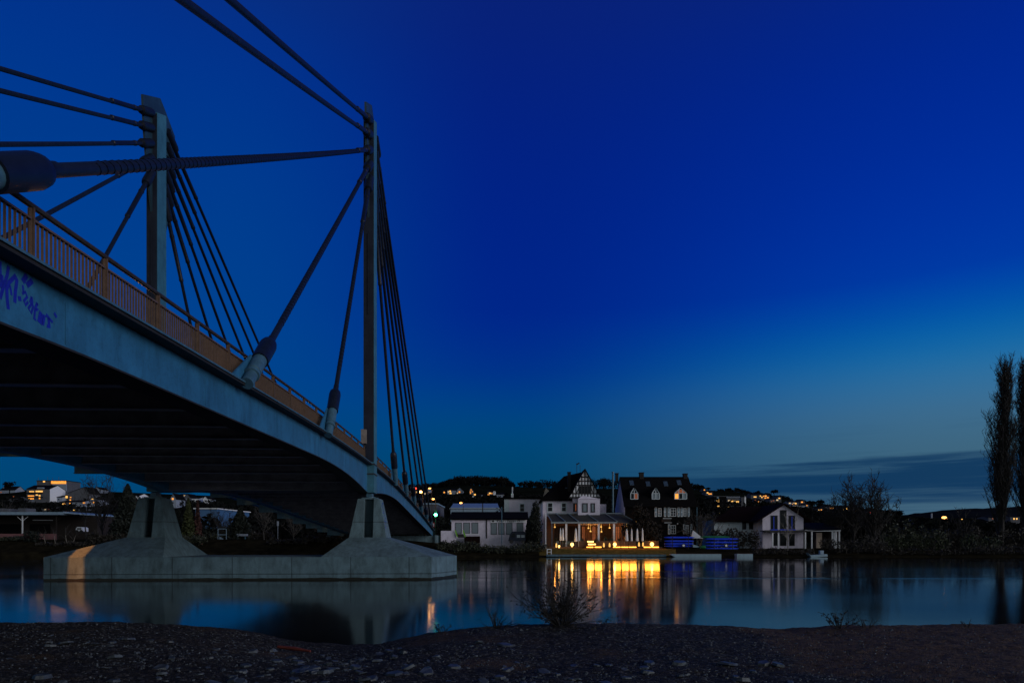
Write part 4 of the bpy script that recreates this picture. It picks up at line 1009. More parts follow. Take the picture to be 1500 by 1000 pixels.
# --- dark slate house
Y = 129.0
D = thing('slate_house', 'large dark house with white shuttered windows and three dormers beside the restaurant', 'house', (GX(965, Y), Y, 1.6))
X0, X1 = GX(915.5, Y), GX(1019, Y); ze, zr = ZY(739, Y), ZY(698, Y+6); Y1 = Y+12
MB().box(X0, X1, Y, Y1, .5, ze).build('wall', M['slate'], D)
XL, XR = GX(904, Y+6), GX(1007, Y+6)
g = MB(); g.prism([(X0-.01, Y+.02, ze), (X0-.01, Y1, ze), (X0-.01, Y+6, zr-.4)], (.5, 0, 0)); g.box(X0-.06, X0-.012, Y+.02, Y1, .6, ze); g.build('gable_wall', M['plaster'], D)
g = MB(); g.prism([(X1+.01, Y, ze), (X1+.01, Y1, ze), (X1+.01, Y+6, zr-.4)], (-.5, 0, 0)); g.build('gable_wall', M['slate'], D)
r = MB(); over = .4
r.slab([(X0-.25, Y-.5, ze-.25), (X1+.35, Y-.5, ze-.25), (X1+.15, Y+6, zr), (X0-.1, Y+6, zr)], .22)
r.slab([(X0-.1, Y+6.002, zr), (X1+.15, Y+6.002, zr), (X1+.35, Y1+.5, ze-.25), (X0-.25, Y1+.5, ze-.25)], .22)
rr = r.build('roof', M['roof'], D)
def roofz(y): return lerp(ze-.25, zr, (y - (Y-.5))/6.5)
for (x, w, yt) in ((903.5, 1.9, 694), (939.5, 3.0, 693), (1003.5, 2.8, 694.5)):
    c = MB(); Yc = Y+6; c.box(GX(x-w, Yc), GX(x+w, Yc), Yc-.5, Yc+.5, zr-1.2, ZY(yt, Yc)); c.box(GX(x-w, Yc)-.08, GX(x+w, Yc)+.08, Yc-.58, Yc+.58, ZY(yt, Yc)+.003, ZY(yt, Yc)+.16); c.build('chimney', M['chimney'], rr)
for x, y in ((925.5, 706.5), (949.5, 708), (975.5, 708), (995, 706)):
    yy = Y-.5+6.5*((ZY(y, Y+4)-(ze-.25))/(zr-ze+.25)); z = roofz(yy); X = GX(x, yy)
    s = MB(); s.slab([(X-.45, yy-.55, roofz(yy-.55)+.1), (X+.35, yy-.55, roofz(yy-.55)+.1), (X+.35, yy+.45, roofz(yy+.45)+.1), (X-.45, yy+.45, roofz(yy+.45)+.1)], .08); s.build('skylight', M['skylight'], rr)
for k, (x, w, y0, y1, ya) in enumerate(((929, 6.5, 718.5, 730, 713.5), (960.5, 6.5, 718.5, 730.5, 713.5), (997, 10, 718.5, 730.5, 712))):
    Yd = Y + 1.0; b = MB(); xa, xb, xm = GX(x-w, Yd), GX(x+w, Yd), GX(x, Yd); za, zb_ = ZY(732, Yd), ZY(y0+2, Yd); zt = ZY(ya, Yd)
    b.prism([(xa, Yd, za), (xb, Yd, za), (xb, Yd, zb_), (xm, Yd, zt), (xa, Yd, zb_)], (0, 3.5, 0)); d = b.build('dormer', M['slate'], D)
    q = MB()
    for s, xe in ((-1, xa), (1, xb)): q.slab([(xe+s*.18, Yd-.3, zb_-.1), (xm, Yd-.3, zt+.16), (xm, Yd+3.8, zt+.16), (xe+s*.18, Yd+3.8, zb_-.1)], .12)
    q.build('dormer_roof', M['roof'], d)
    q = MB(); n = 2 if k < 2 else 3; fr_ = .10; fx0, fx1 = GX(x-w+1.2, Yd), GX(x+w-1.2, Yd); z0, z1, z2 = ZY(730.6, Yd), ZY(722.2, Yd), ZY(714.6, Yd)
    for z in (z0, z1): q.box(fx0, fx1, Yd-.1, Yd-.003, z-.06, z+.06)
    for i in range(n+1): c = lerp(fx0, fx1, i/n); q.box(c-.07, c+.07, Yd-.105, Yd-.004, z0, z1 if i in (0, n) else z2-.35)
    q.prism([(fx0-.05, Yd-.1, z1+.05), (fx0+.14, Yd-.1, z1+.05), (xm+.05, Yd-.1, z2), (xm-.1, Yd-.1, z2+.06)], (0, .096, 0)); q.prism([(fx1+.05, Yd-.1, z1+.05), (fx1-.14, Yd-.1, z1+.05), (xm-.05, Yd-.1, z2), (xm+.1, Yd-.1, z2+.06)], (0, .096, 0))
    wf = q.build('window', M['shutter'], d) if False else q.build('dormer_window', M['shutter'], D)
    for i in range(n):
        a, c = lerp(fx0, fx1, i/n)+.08, lerp(fx0, fx1, (i+1)/n)-.08
        mt = (('glass_dark', 'dimlit'), ('blind', 'blind'), ('orange', 'glass_dark', 'blind'))[k][i]
        p = MB(); p.box(a, c, Yd-.04, Yd-.005, z0+.07, z1-.07); p.build('pane', M[mt], wf)
    if k == 2:
        p = MB(); p.prism([(fx0+.25, Yd-.04, z1+.1), (fx1-.25, Yd-.04, z1+.1), (xm+.2, Yd-.04, z2-.25), (xm-.2, Yd-.04, z2-.25)], (0, .03, 0)); p.build('pane', M['dimlit'], wf)
for y0, y1, ws in ((743, 756.5, ((960, 965), (979, 990.5), (998, 1005.5))), (768, 782, ((979.5, 990), (1001.5, 1009)))):
    for i, (a, c) in enumerate(ws):
        window(D, a+3.4 if False else a+.5+ (3.2 if y0 == 743 and i == 0 else 2.4), c - .2 + (4 if y0 == 743 and i == 0 else 0), y0+.7, y1-.5, Y, 'shutter', 'glass_dark', (2, 3), .1)
        lx = a - 1.0; rx = c + (7.6 if y0 == 743 and i == 0 else 1.8)
        for sx in ([lx, rx] if not (y0 == 768 and i == 0) else [lx]):
            q = MB(); xs0, xs1 = GX(sx, Y), GX(sx+3.1, Y); z0, z1 = ZY(y1, Y), ZY(y0-.6, Y)
            q.box(xs0, xs1, Y-.09, Y-.003, z0, z1); sh = q.build('shutter', M['shutter'], D)
            q = MB(); zm = (z0+z1)/2
            q.box(xs0+.1, xs1-.1, Y-.094, Y-.091, z0+.15, zm-.06); q.box(xs0+.1, xs1-.1, Y-.094, Y-.091, zm+.06, z1-.15); q.build('louvre', M['steel'], sh)
b = MB(); b.box(GX(969, Y), GX(982.5, Y), Y-.16, Y-.003, ZY(764.5, Y), ZY(759.5, Y)); sg = b.build('house_sign', M['brick'], D)
b = MB(); b.box(GX(971, Y), GX(983.5, Y), Y-.2, Y-.02, ZY(759.3, Y), ZY(758.6, Y)); b.box(GX(973, Y), GX(984, Y), Y-.2, Y-.02, ZY(765.6, Y), ZY(764.8, Y)); b.build('sign_edge', M['shutter'], sg)
b = MB(); p = PX(992.5, 766.7, Y-.1); b.sphere(p, .12, 8, 6); b.build('wall_lamp', M['white'], D)
b = MB(); b.box(GX(1020.4, Y), GX(1021.4, Y), Y-.1, Y+.05, 1.6, ZY(741, Y)); b.build('downpipe', M['steel'], D)
b = MB(); b.tube([PX(897.8, 750, Y-1), PX(897.8, 693.5, Y-1)], .17, 8); b.tube([PX(897.8, 692.8, Y-1), PX(897.8, 690.8, Y-1)], .24, 8)
tag(b.build('flue_pipe', M['steel'], None, at=PX(897.8, 750, Y-1)), 'tall steel flue pipe standing left of the dark house gable', 'flue')
p = MB(); p.add([], []); q = PX(1023, 784, 126)
p.add([(q.x-1.2, q.y, q.z-.5), (q.x+.9, q.y, q.z-.5), (q.x+.9, q.y+1.5, q.z-.5), (q.x-1.2, q.y+1.5, q.z-.5), (q.x-.8, q.y+.75, q.z+1.0)], [(0, 1, 4), (1, 2, 4), (2, 3, 4), (3, 0, 4), (3, 2, 1, 0)])
p.tube([(q.x-.8, q.y+.75, q.z+1.0), (q.x-.8, q.y+.75, 1.5)], .04, 5)
tag(p.build('open_parasol', M['white'], None, at=(q.x, q.y, 1.6)), 'small pale open parasol at the right corner of the dark house', 'parasol')

# --- canoe clubhouse, low and white
Y = 127.0
K = thing('clubhouse', 'low white clubhouse with grey blinds and a banner behind the hedge', 'clubhouse', (GX(715, Y), Y, 2.2))
X0, X1 = GX(661.5, Y), GX(774, Y); ze = ZY(759, Y); Y1 = Y+9; zr = ZY(751.2, Y+4.5)
MB().box(X0, X1, Y, Y1, 1, ze).build('wall', M['plaster'], K)
g = MB(); g.prism([(X0-.04, Y+.02, 1), (X0-.04, Y1, 1), (X0-.04, Y1, ze), (X0-.04, Y+4.5, zr-.1), (X0-.04, Y+.02, ze)], (.035, 0, 0)); g.build('gable_wall', M['plaster2'], K)  # warm light on this gable end put into the plaster colour
r = MB(); r.slab([(X0-.4, Y-.5, ze-.05), (X1, Y-.5, ze-.05), (X1, Y+4.5, zr+.25), (X0-.4, Y+4.5, zr+.25)], .2); r.slab([(X0-.4, Y+4.502, zr+.25), (X1, Y+4.502, zr+.25), (X1, Y1+.4, ze), (X0-.4, Y1+.4, ze)], .2); r.build('roof', M['roof'], K)
for a, c, y0, y1 in ((667, 676.5, 765, 781), (679, 688.5, 765, 781), (691, 700.5, 765, 781), (719, 728, 765.5, 782.5), (730, 739, 765.5, 782.5), (741.5, 750.5, 765.5, 782.5), (757, 766.5, 765.5, 780.5)):
    window(K, a, c, y0, y1, Y, 'timber', 'blind', (1, 1), .07, thick=.06)
b = MB(); b.box(GX(666, Y), GX(701.5, Y), Y-.12, Y-.003, ZY(782.6, Y), ZY(781.4, Y)); b.box(GX(756.5, Y), GX(770, Y), Y-.12, Y-.003, ZY(782, Y), ZY(780.8, Y)); b.build('window_sill', M['white'], K)
b = MB(); b.box(GX(712, Y), GX(713.6, Y), Y-.12, Y-.003, ZY(788, Y), ZY(760, Y)); b.build('downpipe', M['rubber'], K)
b = MB(); b.box(GX(718.5, Y), GX(771, Y), Y-.1, Y-.003, ZY(765.2, Y), ZY(760.9, Y)); bn = b.build('banner', M['white'], K)
text_mb('Kanu - Team - O', (GX(727.5, Y), Y-.12, ZY(764.4, Y)), .62, .012, shear=.25).build('banner_lettering', M['rubber'], bn)
b = MB(); c = PX(722.3, 763, Y-.115)
for i in range(4):
    w = pi/4 + i*pi/2; b.sphere((c.x+cos(w)*.14, c.y, c.z+sin(w)*.11), .11, 8, 6, (1, .1, .8))
b.build('banner_emblem', M['rubber'], bn)
b = MB(); b.box(GX(646, Y-1.5), GX(668, Y-1.5), Y-1.7, Y-1.4, 1, ZY(777, Y-1.5)); tag(b.build('garden_wall', M['plaster'], None, at=(GX(656, Y-1.5), Y-1.5, 2)), 'low white garden wall at the left end of the clubhouse', 'wall')
sl = thing('children_slide', 'green playground slide standing before the clubhouse windows', 'slide', (GX(674, 125), 125, 2))
for x0, x1 in ((666.5, 670), (678, 681.5)):
    b = MB(); b.prism([PX(x0, 776, 125), PX(x0+1.2, 775.6, 125), PX(x1+.8, 785, 125), PX(x1-.3, 787, 125), PX(x0+.3, 780, 125)], (0, .08, 0)); b.build('side_rail', M['lime'], sl)
b = MB(); b.prism([PX(669.5, 781.5, 125), PX(678.5, 781.5, 125), PX(681, 787, 125), PX(671, 787, 125)], (0, .3, 0)); b.build('chute', M['rubber'], sl)
b = MB(); b.box(GX(680, 125.6), GX(703, 125.6), 125.4, 126.2, 1.2, ZY(785, 125.6)); tag(b.build('bench_box', M['roof_red'], None, at=(GX(691, 125.6), 125.8, 1.5)), 'dark red storage bench under the clubhouse windows', 'bench')
b = MB(); b.tube([(GX(735, 124), 124, 1.2), (GX(735, 124), 124, ZY(742, 124))], .075, 7); tag(b.build('flagpole', M['steel'], None, at=(GX(735, 124), 124, 1.2)), 'bare flagpole rising in front of the clubhouse banner', 'pole')
van = thing('parked_van', 'dark van parked half hidden by the hedge before the clubhouse', 'van', (GX(757, 123.5), 123.5, 2))
Yv = 123.5; b = MB(); b.prism([PX(744.5, 792, Yv), PX(770, 792, Yv), PX(770, 779.5, Yv), PX(767, 777.8, Yv), PX(750, 777.8, Yv), PX(746.5, 783, Yv)], (0, 1.9, 0)); b.build('body', M['sleeve'], van)
for a, c in ((757, 762), (763.5, 768.5)): b = MB(); b.box(GX(a, Yv), GX(c, Yv), Yv-.03, Yv-.002, ZY(787, Yv), ZY(783, Yv)); b.build('window', M['blind'], van)
b = MB(); b.prism([PX(748, 786.5, Yv), PX(754.5, 786.5, Yv), PX(754.5, 780.5, Yv), PX(750.8, 780.5, Yv)], (0, -.03, 0)); b.build('window', M['glass_dark'], van)
for x in (749, 766): b = MB(); b.lathe((GX(x, Yv), Yv-.05, ZY(793, Yv)), (0, 1, 0), [(0, .05), (0, .36), (.25, .36)], 12); b.build('wheel', M['rubber'], van)
# tall pale building behind
Y = 139.0
B = house('pale_building', 'tall pale building with one window and a slim chimney behind the clubhouse', 739, 795, 770, 730.5, 728.3, Y, 8, 'flat', (), 'building', 'plaster', 'roof')
window(B, 761, 768.5, 737, 749.5, Y, 'shutter', 'glass_dark', (1, 2), .13)
b = MB(); b.box(GX(739, Y)-.05, GX(746, Y), Y-.06, Y-.003, 3, ZY(730.8, Y)); b.build('corner_panel', M['shutter'], B)
b = MB(); p = PX(750.5, 729, Y+3); b.box(p.x-.25, p.x+.25, p.y-.25, p.y+.25, p.z-.5, p.z+.9); b.tube([(p.x, p.y, p.z+.9), (p.x, p.y, ZY(713, Y+3))], .12, 8); b.build('chimney', M['white'], B)

# --- right boathouse
Y = 127.0
H = thing('boathouse', 'pale gabled boathouse with tall windows and dark balcony on the right bank', 'boathouse', (GX(1147, Y), Y, 1.6))
X0, X1, xm = GX(1117, Y), GX(1177, Y), GX(1147.5, Y); ze, zr = ZY(758.5, Y), ZY(739, Y); dep = 15
w = MB(); w.prism([(X0, Y, .6), (X1, Y, .6), (X1, Y, ze), (xm, Y, zr), (X0, Y, ze)], (0, dep, 0)); w.build('wall', M['plaster'], H)
r = MB(); s = (zr-ze)/(xm-X0)
for xe, sg in ((X0, -1), (X1, 1)):
    xo = xe + sg*1.3; r.slab([(xo, Y-.7, ze-s*1.3+.3), (xm, Y-.7, zr+.3), (xm, Y+dep, zr+.3), (xo, Y+dep, ze-s*1.3+.3)], .25)
r.build('roof', M['roof_red'], H)
lw = MB(); YL = Y+5; lw.box(GX(1046, YL), X0-.003, YL, YL+8, .6, ZY(761, YL)); lw.build('side_wing_wall', M['shutter'], H)
r = MB(); zr2 = ZY(741, YL+5); r.slab([(GX(1042, YL), YL-.8, ZY(762.5, YL)), (X0+.2, YL-.8, ZY(762.5, YL)), (xm-.5, YL+5, zr2), (GX(1073, YL+5), YL+5, ZY(742.5, YL+5))], .22); r.build('side_roof', M['roof_red'], H)
for a, c, y0, y1 in ((1129, 1139, 754.5, 776), (1142.5, 1152, 746.5, 776), (1155, 1164.5, 754.5, 776), (1133, 1139, 781, 799), (1142.5, 1152, 781, 799), (1156, 1164, 781, 799)):
    window(H, a, c, y0, y1, Y, 'timber', 'glass_dark', (1, 1), .08, thick=.06)
for x in (1133.3, 1159.8):
    b = MB(); b.box(GX(x-.5, Y), GX(x+.5, Y), Y-.1, Y-.04, ZY(774.5, Y), ZY(756, Y)); b.build('blue_curtain', M['blue_plastic'], H)
for a, c in ((1128.5, 1139.5), (1142, 1152.5), (1154.5, 1165)):
    b = MB(); b.box(GX(a, Y), GX(c, Y), Y-.16, Y-.003, ZY(776.6, Y), ZY(774.9, Y)); b.build('window_sill', M['blue_plastic'], H)
for a, c, y0, y1 in ((1087, 1093, 763, 775), (1097, 1103, 763, 775), (1107, 1113, 763, 775), (1107, 1113, 780, 795)): window(H, a, c, y0, y1, YL, 'timber', 'glass_dark', (1, 1), .08, thick=.05)
b = MB(); b.box(GX(1120, Y-2.4), GX(1180, Y-2.4), Y-2.4, Y-.003, ZY(777.6, Y-2), ZY(776.4, Y-2)); b.box(GX(1120, Y-2.4), GX(1180, Y-2.4), Y-2.45, Y-2.402, ZY(779, Y-2), ZY(776.2, Y-2)); b.build('balcony', M['timber'], H)
for x in (1132, 1140.5, 1180):
    b = MB(); Yp = Y-2.2; b.box(GX(x-.9, Yp), GX(x+.9, Yp), Yp, Yp+.2, .8, ZY(779.2, Yp)); b.build('pillar', M['white'], H)
A = thing('open_shed', 'flat-roofed open shed with white posts joined to the boathouse', 'shed', (GX(1205, Y-1), Y-1, 1.6))
r = MB(); r.slab([PX(1178, 776.5, Y-2.2), PX(1232.5, 774.5, Y-2.2), PX(1207, 765.5, Y+6), PX(1178, 765, Y+6)], .15); r.build('roof', M['slate'], A)
b = MB(); b.box(GX(1178.5, Y-2), GX(1231, Y-2), Y-2.15, Y-2.0, ZY(777.8, Y-2), ZY(775.8, Y-2)-.0); b.build('fascia', M['white'], A)
for x, yp in ((1189.5, Y-2), (1219.5, Y-2), (1224.5, Y-1), (1229.8, Y-2)):
    b = MB(); b.box(GX(x-.9, yp), GX(x+.9, yp), yp+.01, yp+.2, .8, ZY(778, yp)); b.build('post', M['white'], A)
b = MB(); b.box(GX(1193, Y+5), GX(1229, Y+5), Y+5, Y+5.3, .8, ZY(770, Y+5)); b.build('back_wall', M['brick'], A)
b = MB(); b.box(GX(1196, Y+4), GX(1204, Y+4), Y+4, Y+4.2, .8, ZY(780, Y+4)); b.build('door', M['plaster2'], A)
b = MB(); b.box(GX(1221, Y-.5), GX(1226, Y-.5), Y-.5, Y-.4, .9, ZY(779, Y-.5)); b.build('notice_board', M['shutter'], A)

# --- canoe trailers
def canoe_mb(X0, X1, Yc, z, r):
    m = MB(); n = 12; L = X1-X0; pts = []; rad = []
    for i in range(n+1):
        f = i/n; e = min(1, (1 - abs(2*f-1)**5)); pts.append((X0 + L*f, Yc, z + .03*(abs(2*f-1)**4))); rad.append(max(.02, r*(.30 + .70*e)))
    m.tube(pts, rad, 10); m.v = [(a, Yc + (b-Yc)*1.5, c) for a, b, c in m.v]
    return m
def trailer(lab, x0, x1, Yc, ys, xw, dirn, clab):
    t = thing('canoe_trailer', lab, 'trailer', (GX((x0+x1)/2, Yc), Yc, 1.5), 0, 'canoe trailers on the bank')
    b = MB(); z0 = ZY(805, Yc); b.box(GX(x0+3, Yc), GX(x1-2, Yc), Yc-.5, Yc-.42, z0, z0+.09); b.box(GX(x0+3, Yc), GX(x1-2, Yc), Yc+.42, Yc+.5, z0, z0+.09)
    b.box(GX(x1-2, Yc) if dirn > 0 else GX(x0-7, Yc), GX(x1+7, Yc) if dirn > 0 else GX(x0+3, Yc), Yc-.05, Yc+.05, z0+.01, z0+.1); b.build('chassis', M['steel'], t)
    for xq in (x0+11, x1-10):
        b = MB(); b.box(GX(xq, Yc)-.05, GX(xq, Yc)+.05, Yc-.66, Yc-.58, z0, ZY(ys[0]-2.5, Yc)); b.box(GX(xq, Yc)-.05, GX(xq, Yc)+.05, Yc+.58, Yc+.66, z0, ZY(ys[0]-2.5, Yc))
        for y in ys: b.box(GX(xq, Yc)-.04, GX(xq, Yc)+.04, Yc-.6, Yc+.6, ZY(y+2.1, Yc)-.05, ZY(y+2.1, Yc))
        b.build('rack', M['rubber'], t)
    for s in (-.62, .62):
        b = MB(); b.lathe((GX(xw, Yc), Yc+s-.09, 1.83), (0, 1, 0), [(0, .08), (0, .33), (.18, .33), (.18, .05)], 14); w = b.build('wheel', M['rubber'], t)
        b = MB(); b.lathe((GX(xw, Yc), Yc+s-.10, 1.83), (0, 1, 0), [(0, .02), (0, .2), (.008, .2)], 12); b.build('rim', M['white'], w)
    b = MB(); b.box(GX(x0+4, Yc), GX(x0+5, Yc), Yc-.56, Yc-.51, z0+.0, z0+.14); b.build('tail_lamp', M['sign_red'], t)
    for i, y in enumerate(ys):
        o = canoe_mb(GX(x0, Yc) + .05*(i % 2), GX(x1, Yc) - .07*(i % 3), Yc, ZY(y, Yc), .185).build('canoe', M['blue_plastic'], None, at=(GX((x0+x1)/2, Yc), Yc, ZY(y+2, Yc)), smooth=True)
        tag(o, clab % ('top', 'second from top', 'third from top', 'bottom')[i], 'canoe', 'blue canoes stacked on the trailers')
trailer('rack trailer loaded with blue canoes before the dark house', 973, 1017, 119.5, (787, 792.2, 796.2, 799.6), 1000, 1, 'blue canoe lying %s of the stack before the dark house')
trailer('rack trailer loaded with blue canoes before the dark garden bushes', 1033.5, 1081.5, 119, (789.2, 794, 798.8, 803.2), 1062, -1, 'blue canoe lying %s of the stack before the garden bushes')
o = canoe_mb(GX(1026, 120.5), GX(1069, 120.5), 120.5, ZY(786.3, 120.5), .22).build('canoe', M['green_plastic'], None, at=PX(1048, 788, 120.5), smooth=True); tag(o, 'dark green canoe lying behind and above the right stack of blue canoes', 'canoe')
b = MB(); p = PX(1024.5, 801, 118.6); b.lathe(p, (1, 0, 0), [(0, .02), (.4, .3), (.9, .36), (1.1, .1)], 10); tag(b.build('kayak', M['green_plastic'], None, at=p, smooth=True), 'short green kayak standing on end between the two canoe stacks', 'kayak')
b = MB(); p = PX(1016, 799, 118.9); b.prism([(p.x-.1, p.y, p.z+.25), (p.x+1.2, p.y, p.z-.15), (p.x+.8, p.y, p.z-.3), (p.x-.1, p.y, p.z-.25)], (0, .9, 0)); tag(b.build('dinghy', M['pontoon'], None, at=p), 'pale upturned dinghy bow sticking out beside the left canoe stack', 'boat')
# pontoons and boats on the water
def pontoon(lab, x0, x1, y, bow):
    Yp = 111.0; z0, z1 = -.25, ZY(y-.8, Yp); X0, X1 = GX(x0, Yp), GX(x1, Yp); t = thing('pontoon', lab, 'pontoon', ((X0+X1)/2, Yp, 0), 0, 'pale floating pontoons along the quay')
    b = MB()
    b.prism([(X0+bow, Yp-.6, z0), (X1, Yp-.6, z0), (X1, Yp-.6, z1), (X0+bow*.2, Yp-.6, z1), (X0, Yp-.6, z1-.1)], (0, 1.2, 0)); b.build('float', M['pontoon'], t)
    b = MB(); b.box(X0+bow+.05, X1-.05, Yp-.5, Yp+.55, z1+.003, z1+.05); b.build('planking', M['wood'], t)
pontoon('long pale pontoon with a pointed end below the canoe stacks', 981, 1055, 811.7, 1.2)
pontoon('short pale pontoon right of the long pointed one', 1077.5, 1101, 811.5, .1)
t = thing('rowing_boat', 'small pale boat with a box on board moored before the boathouse', 'boat', PX(1201, 813, 111.2))
Yb_ = 111.2; b = MB(); b.prism([PX(1184.5, 809.5, Yb_), PX(1187.5, 812.7, Yb_), PX(1212, 811.2, Yb_), PX(1212.5, 814.5, Yb_), PX(1188.5, 815.6, Yb_)], (0, 1.1, 0)); b.build('hull', M['pontoon'], t)
b = MB(); p = PX(1203, 808.5, Yb_+.5); b.box(p.x-.28, p.x+.28, p.y-.3, p.y+.3, p.z-.3, p.z+.3); b.build('box', M['bluehall'], t)

# --- left bank market hall
Y = 133.0
L = thing('flat_roofed_hall', 'long flat-roofed hall with a white strut post on the left bank', 'hall', (GX(60, Y), Y, 2.8))
b = MB(); b.box(GX(-260, Y), GX(112, Y), Y-4, Y+22, ZY(753.6, Y-4), ZY(749.4, Y-4)); b.hexa([(GX(112, Y), Y-4, ZY(752.5, Y)), (GX(135, Y), Y-2.5, ZY(754.6, Y)), (GX(135, Y), Y+22, ZY(754.6, Y)), (GX(112, Y), Y+22, ZY(752.5, Y)), (GX(112, Y), Y-4, ZY(750, Y)), (GX(135, Y), Y-2.5, ZY(753.4, Y)), (GX(135, Y), Y+22, ZY(753.4, Y)), (GX(112, Y), Y+22, ZY(750, Y))]); b.build('roof', M['bluehall'], L)
b = MB(); b.box(GX(-260, Y), GX(138, Y), Y+1, Y+20, 1, ZY(755, Y)); b.build('wall', M['brick'], L)
for a, c in ((-60, -5), (0, 30), (44, 74)): b = MB(); b.box(GX(a, Y+1), GX(c, Y+1), Y+.9, Y+.997, 2.8, ZY(767, Y)); b.build('gate', M['slate'], L)
b = MB(); b.box(GX(44, Y), GX(73, Y), Y+.7, Y+.89, ZY(761.7, Y), ZY(760.8, Y)); b.build('light_tube', M['white'], L)
for x, mt in ((33, 'white'), (82.5, 'brick'), (-60, 'white'), (-150, 'white')):
    Yp = Y-3.2; b = MB(); b.box(GX(x-.6, Yp), GX(x+.6, Yp), Yp-.1, Yp+.1, 2.5, ZY(753.8, Yp)); b.build('post', M[mt], L)
    b = MB()
    for s in (-1, 1): b.tube([PX(x, 763, Yp), PX(x+s*8, 756, Yp)], .045, 5)
    b.build('strut', M[mt], L)
b = MB(); b.box(GX(-260, Y-3.6), GX(82, Y-3.6), Y-3.7, Y-3.4, 2, ZY(781.3, Y-3.6)); b.build('plinth_wall', M['pink'], L)
b = MB(); b.box(GX(-30, Y+6), GX(9, Y+6), Y+5, Y+9, ZY(749.4, Y), ZY(744.5, Y+6)); b.box(GX(9.1, Y+6), GX(17, Y+6), Y+5.2, Y+8.8, ZY(749.4, Y), ZY(745, Y+6)); b.build('roof_box', M['hillwall2'], L)
b = MB(); b.box(GX(31.5, Y+6), GX(42.5, Y+6), Y+5, Y+8, ZY(749.4, Y), ZY(744.3, Y+6)); b.build('roof_box', M['hillwall2'], L)
t = thing('delivery_van', 'small white van standing among bare branches right of the flat-roofed hall', 'van', (GX(116, 129), 129, 3.4))
Yv = 129; b = MB(); b.prism([PX(111, 778, Yv), PX(120.8, 778, Yv), PX(120.8, 773, Yv), PX(118.5, 771.5, Yv), PX(113, 771.3, Yv), PX(111, 774, Yv)], (0, 1.8, 0)); b.build('body', M['white'], t)
b = MB(); b.box(GX(113, Yv), GX(119, Yv), Yv-.03, Yv-.002, ZY(775, Yv), ZY(773, Yv)); b.build('window', M['glass_dark'], t)
for x in (112.8, 118.9): b = MB(); b.lathe((GX(x, Yv), Yv-.06, ZY(778, Yv)), (0, 1, 0), [(0, .05), (0, .32), (.2, .32)], 12); b.build('wheel', M['rubber'], t)
# small things on the bank seen under the bridge
t = thing('metal_frame_stand', 'empty blue-grey metal frame stand on the bank seen between the pedestals', 'frame stand', (GX(325, 121), 121, 2.2))
b = MB(); Yq = 121
for x in (319.3, 331.5): b.tube([PX(x, 795, Yq), PX(x, 774, Yq)], .05, 5)
for y in (774.3, 782.8, 793): b.tube([PX(319.3, y, Yq), PX(331.5, y, Yq)], .06, 5)
b.build('frame', M['bluehall'], t); b = MB(); b.prism([PX(320.5, 794, Yq+.3), PX(327.5, 793, Yq+.3), PX(327.5, 789, Yq+.3), PX(321.5, 785.5, Yq+.3)], (0, .05, 0)); b.build('panel', M['bluehall'], t)
t = thing('park_bench', 'white-topped bench on the bank seen between the pedestals', 'bench', (GX(354.5, 122), 122, 2.3))
b = MB(); b.box(GX(347.5, 122), GX(362.5, 122), 121.7, 122.3, ZY(784.7, 122), ZY(781.5, 122)); b.build('seat', M['hillwall'], t)
for x in (348.8, 359.3): b = MB(); b.box(GX(x-.3, 122), GX(x+.3, 122), 121.8, 122.2, 1.8, ZY(784.8, 122)); b.build('leg', M['steel'], t)
t = thing('life_ring_post', 'red and white life ring post at the water behind the left pedestal', 'life ring post', (GX(295.5, 116), 116, 1))
b = MB(); b.tube([PX(298, 806, 116), PX(295, 791, 116)], .05, 5); b.build('post', M['white'], t)
for i, (y, mt) in enumerate(((793, 'sign_red'), (796.5, 'sign_red'), (795, 'bluehall'), (800, 'white'))): b = MB(); x = 295 + (y-791)*.2; b.box(GX(x-.9, 116), GX(x+.9, 116), 115.88, 115.95+.01*i, ZY(y+.8, 116), ZY(y-.8, 116)); b.build('band', M[mt], t)
b = MB(); b.tube([PX(372.5, 781, 126), PX(372.5, 790, 126)], .04, 5); b.sphere(PX(372.5, 779.8, 126), .26, 10, 7, (1, .3, 1)); tag(b.build('round_sign', M['white'], None, at=PX(372.5, 790, 126)), 'round white sign on a post seen under the bridge', 'sign')
b = MB(); b.box(GX(405.7, 128), GX(408.3, 128), 127.95, 128.05, ZY(770, 128), ZY(763, 128)); b.tube([PX(407, 770, 128.1), PX(407, 790, 128.1)], .05, 5); tag(b.build('notice_board', M['hillwall'], None, at=PX(407, 790, 128)), 'small pale notice board on a post among the bare trees under the bridge', 'sign')
# green signal and lamps by the bridge end
t = thing('traffic_signal', 'traffic signal shining bright green beside the far end of the bridge', 'traffic light', (GX(638, 134), 134, 3.2))
b = MB(); b.tube([(GX(637.6, 134), 134.15, 2.5), (GX(637.6, 134), 134.15, ZY(749.5, 134))], .07, 6); b.build('pole', M['rail'], t)
b = MB(); b.box(GX(636.5, 134), GX(639.8, 134), 133.95, 134.12, ZY(757, 134), ZY(747, 134)); b.build('housing', M['rubber'], t)
b = MB(); b.sphere(PX(638.2, 753.6, 133.93), .33, 12, 8, (1, .5, 1)); b.build('green_lens', M['green_glow'], t)
lamp('signal_light', 'POINT', PX(638.2, 753.6, 133.2), 110, (.05, 1, .35), t, .1)
t = thing('traffic_sign', 'red and white warning sign on a post below the green signal', 'sign', (GX(635.5, 131), 131, 3.2))
b = MB(); b.tube([PX(635.5, 786, 131), PX(635.5, 765, 131)], .05, 5); b.build('post', M['steel'], t)
b = MB(); b.box(GX(634.2, 131), GX(636.8, 131), 130.85, 130.93, ZY(772, 131), ZY(765, 131)); b.build('panel', M['sign_red'], t)
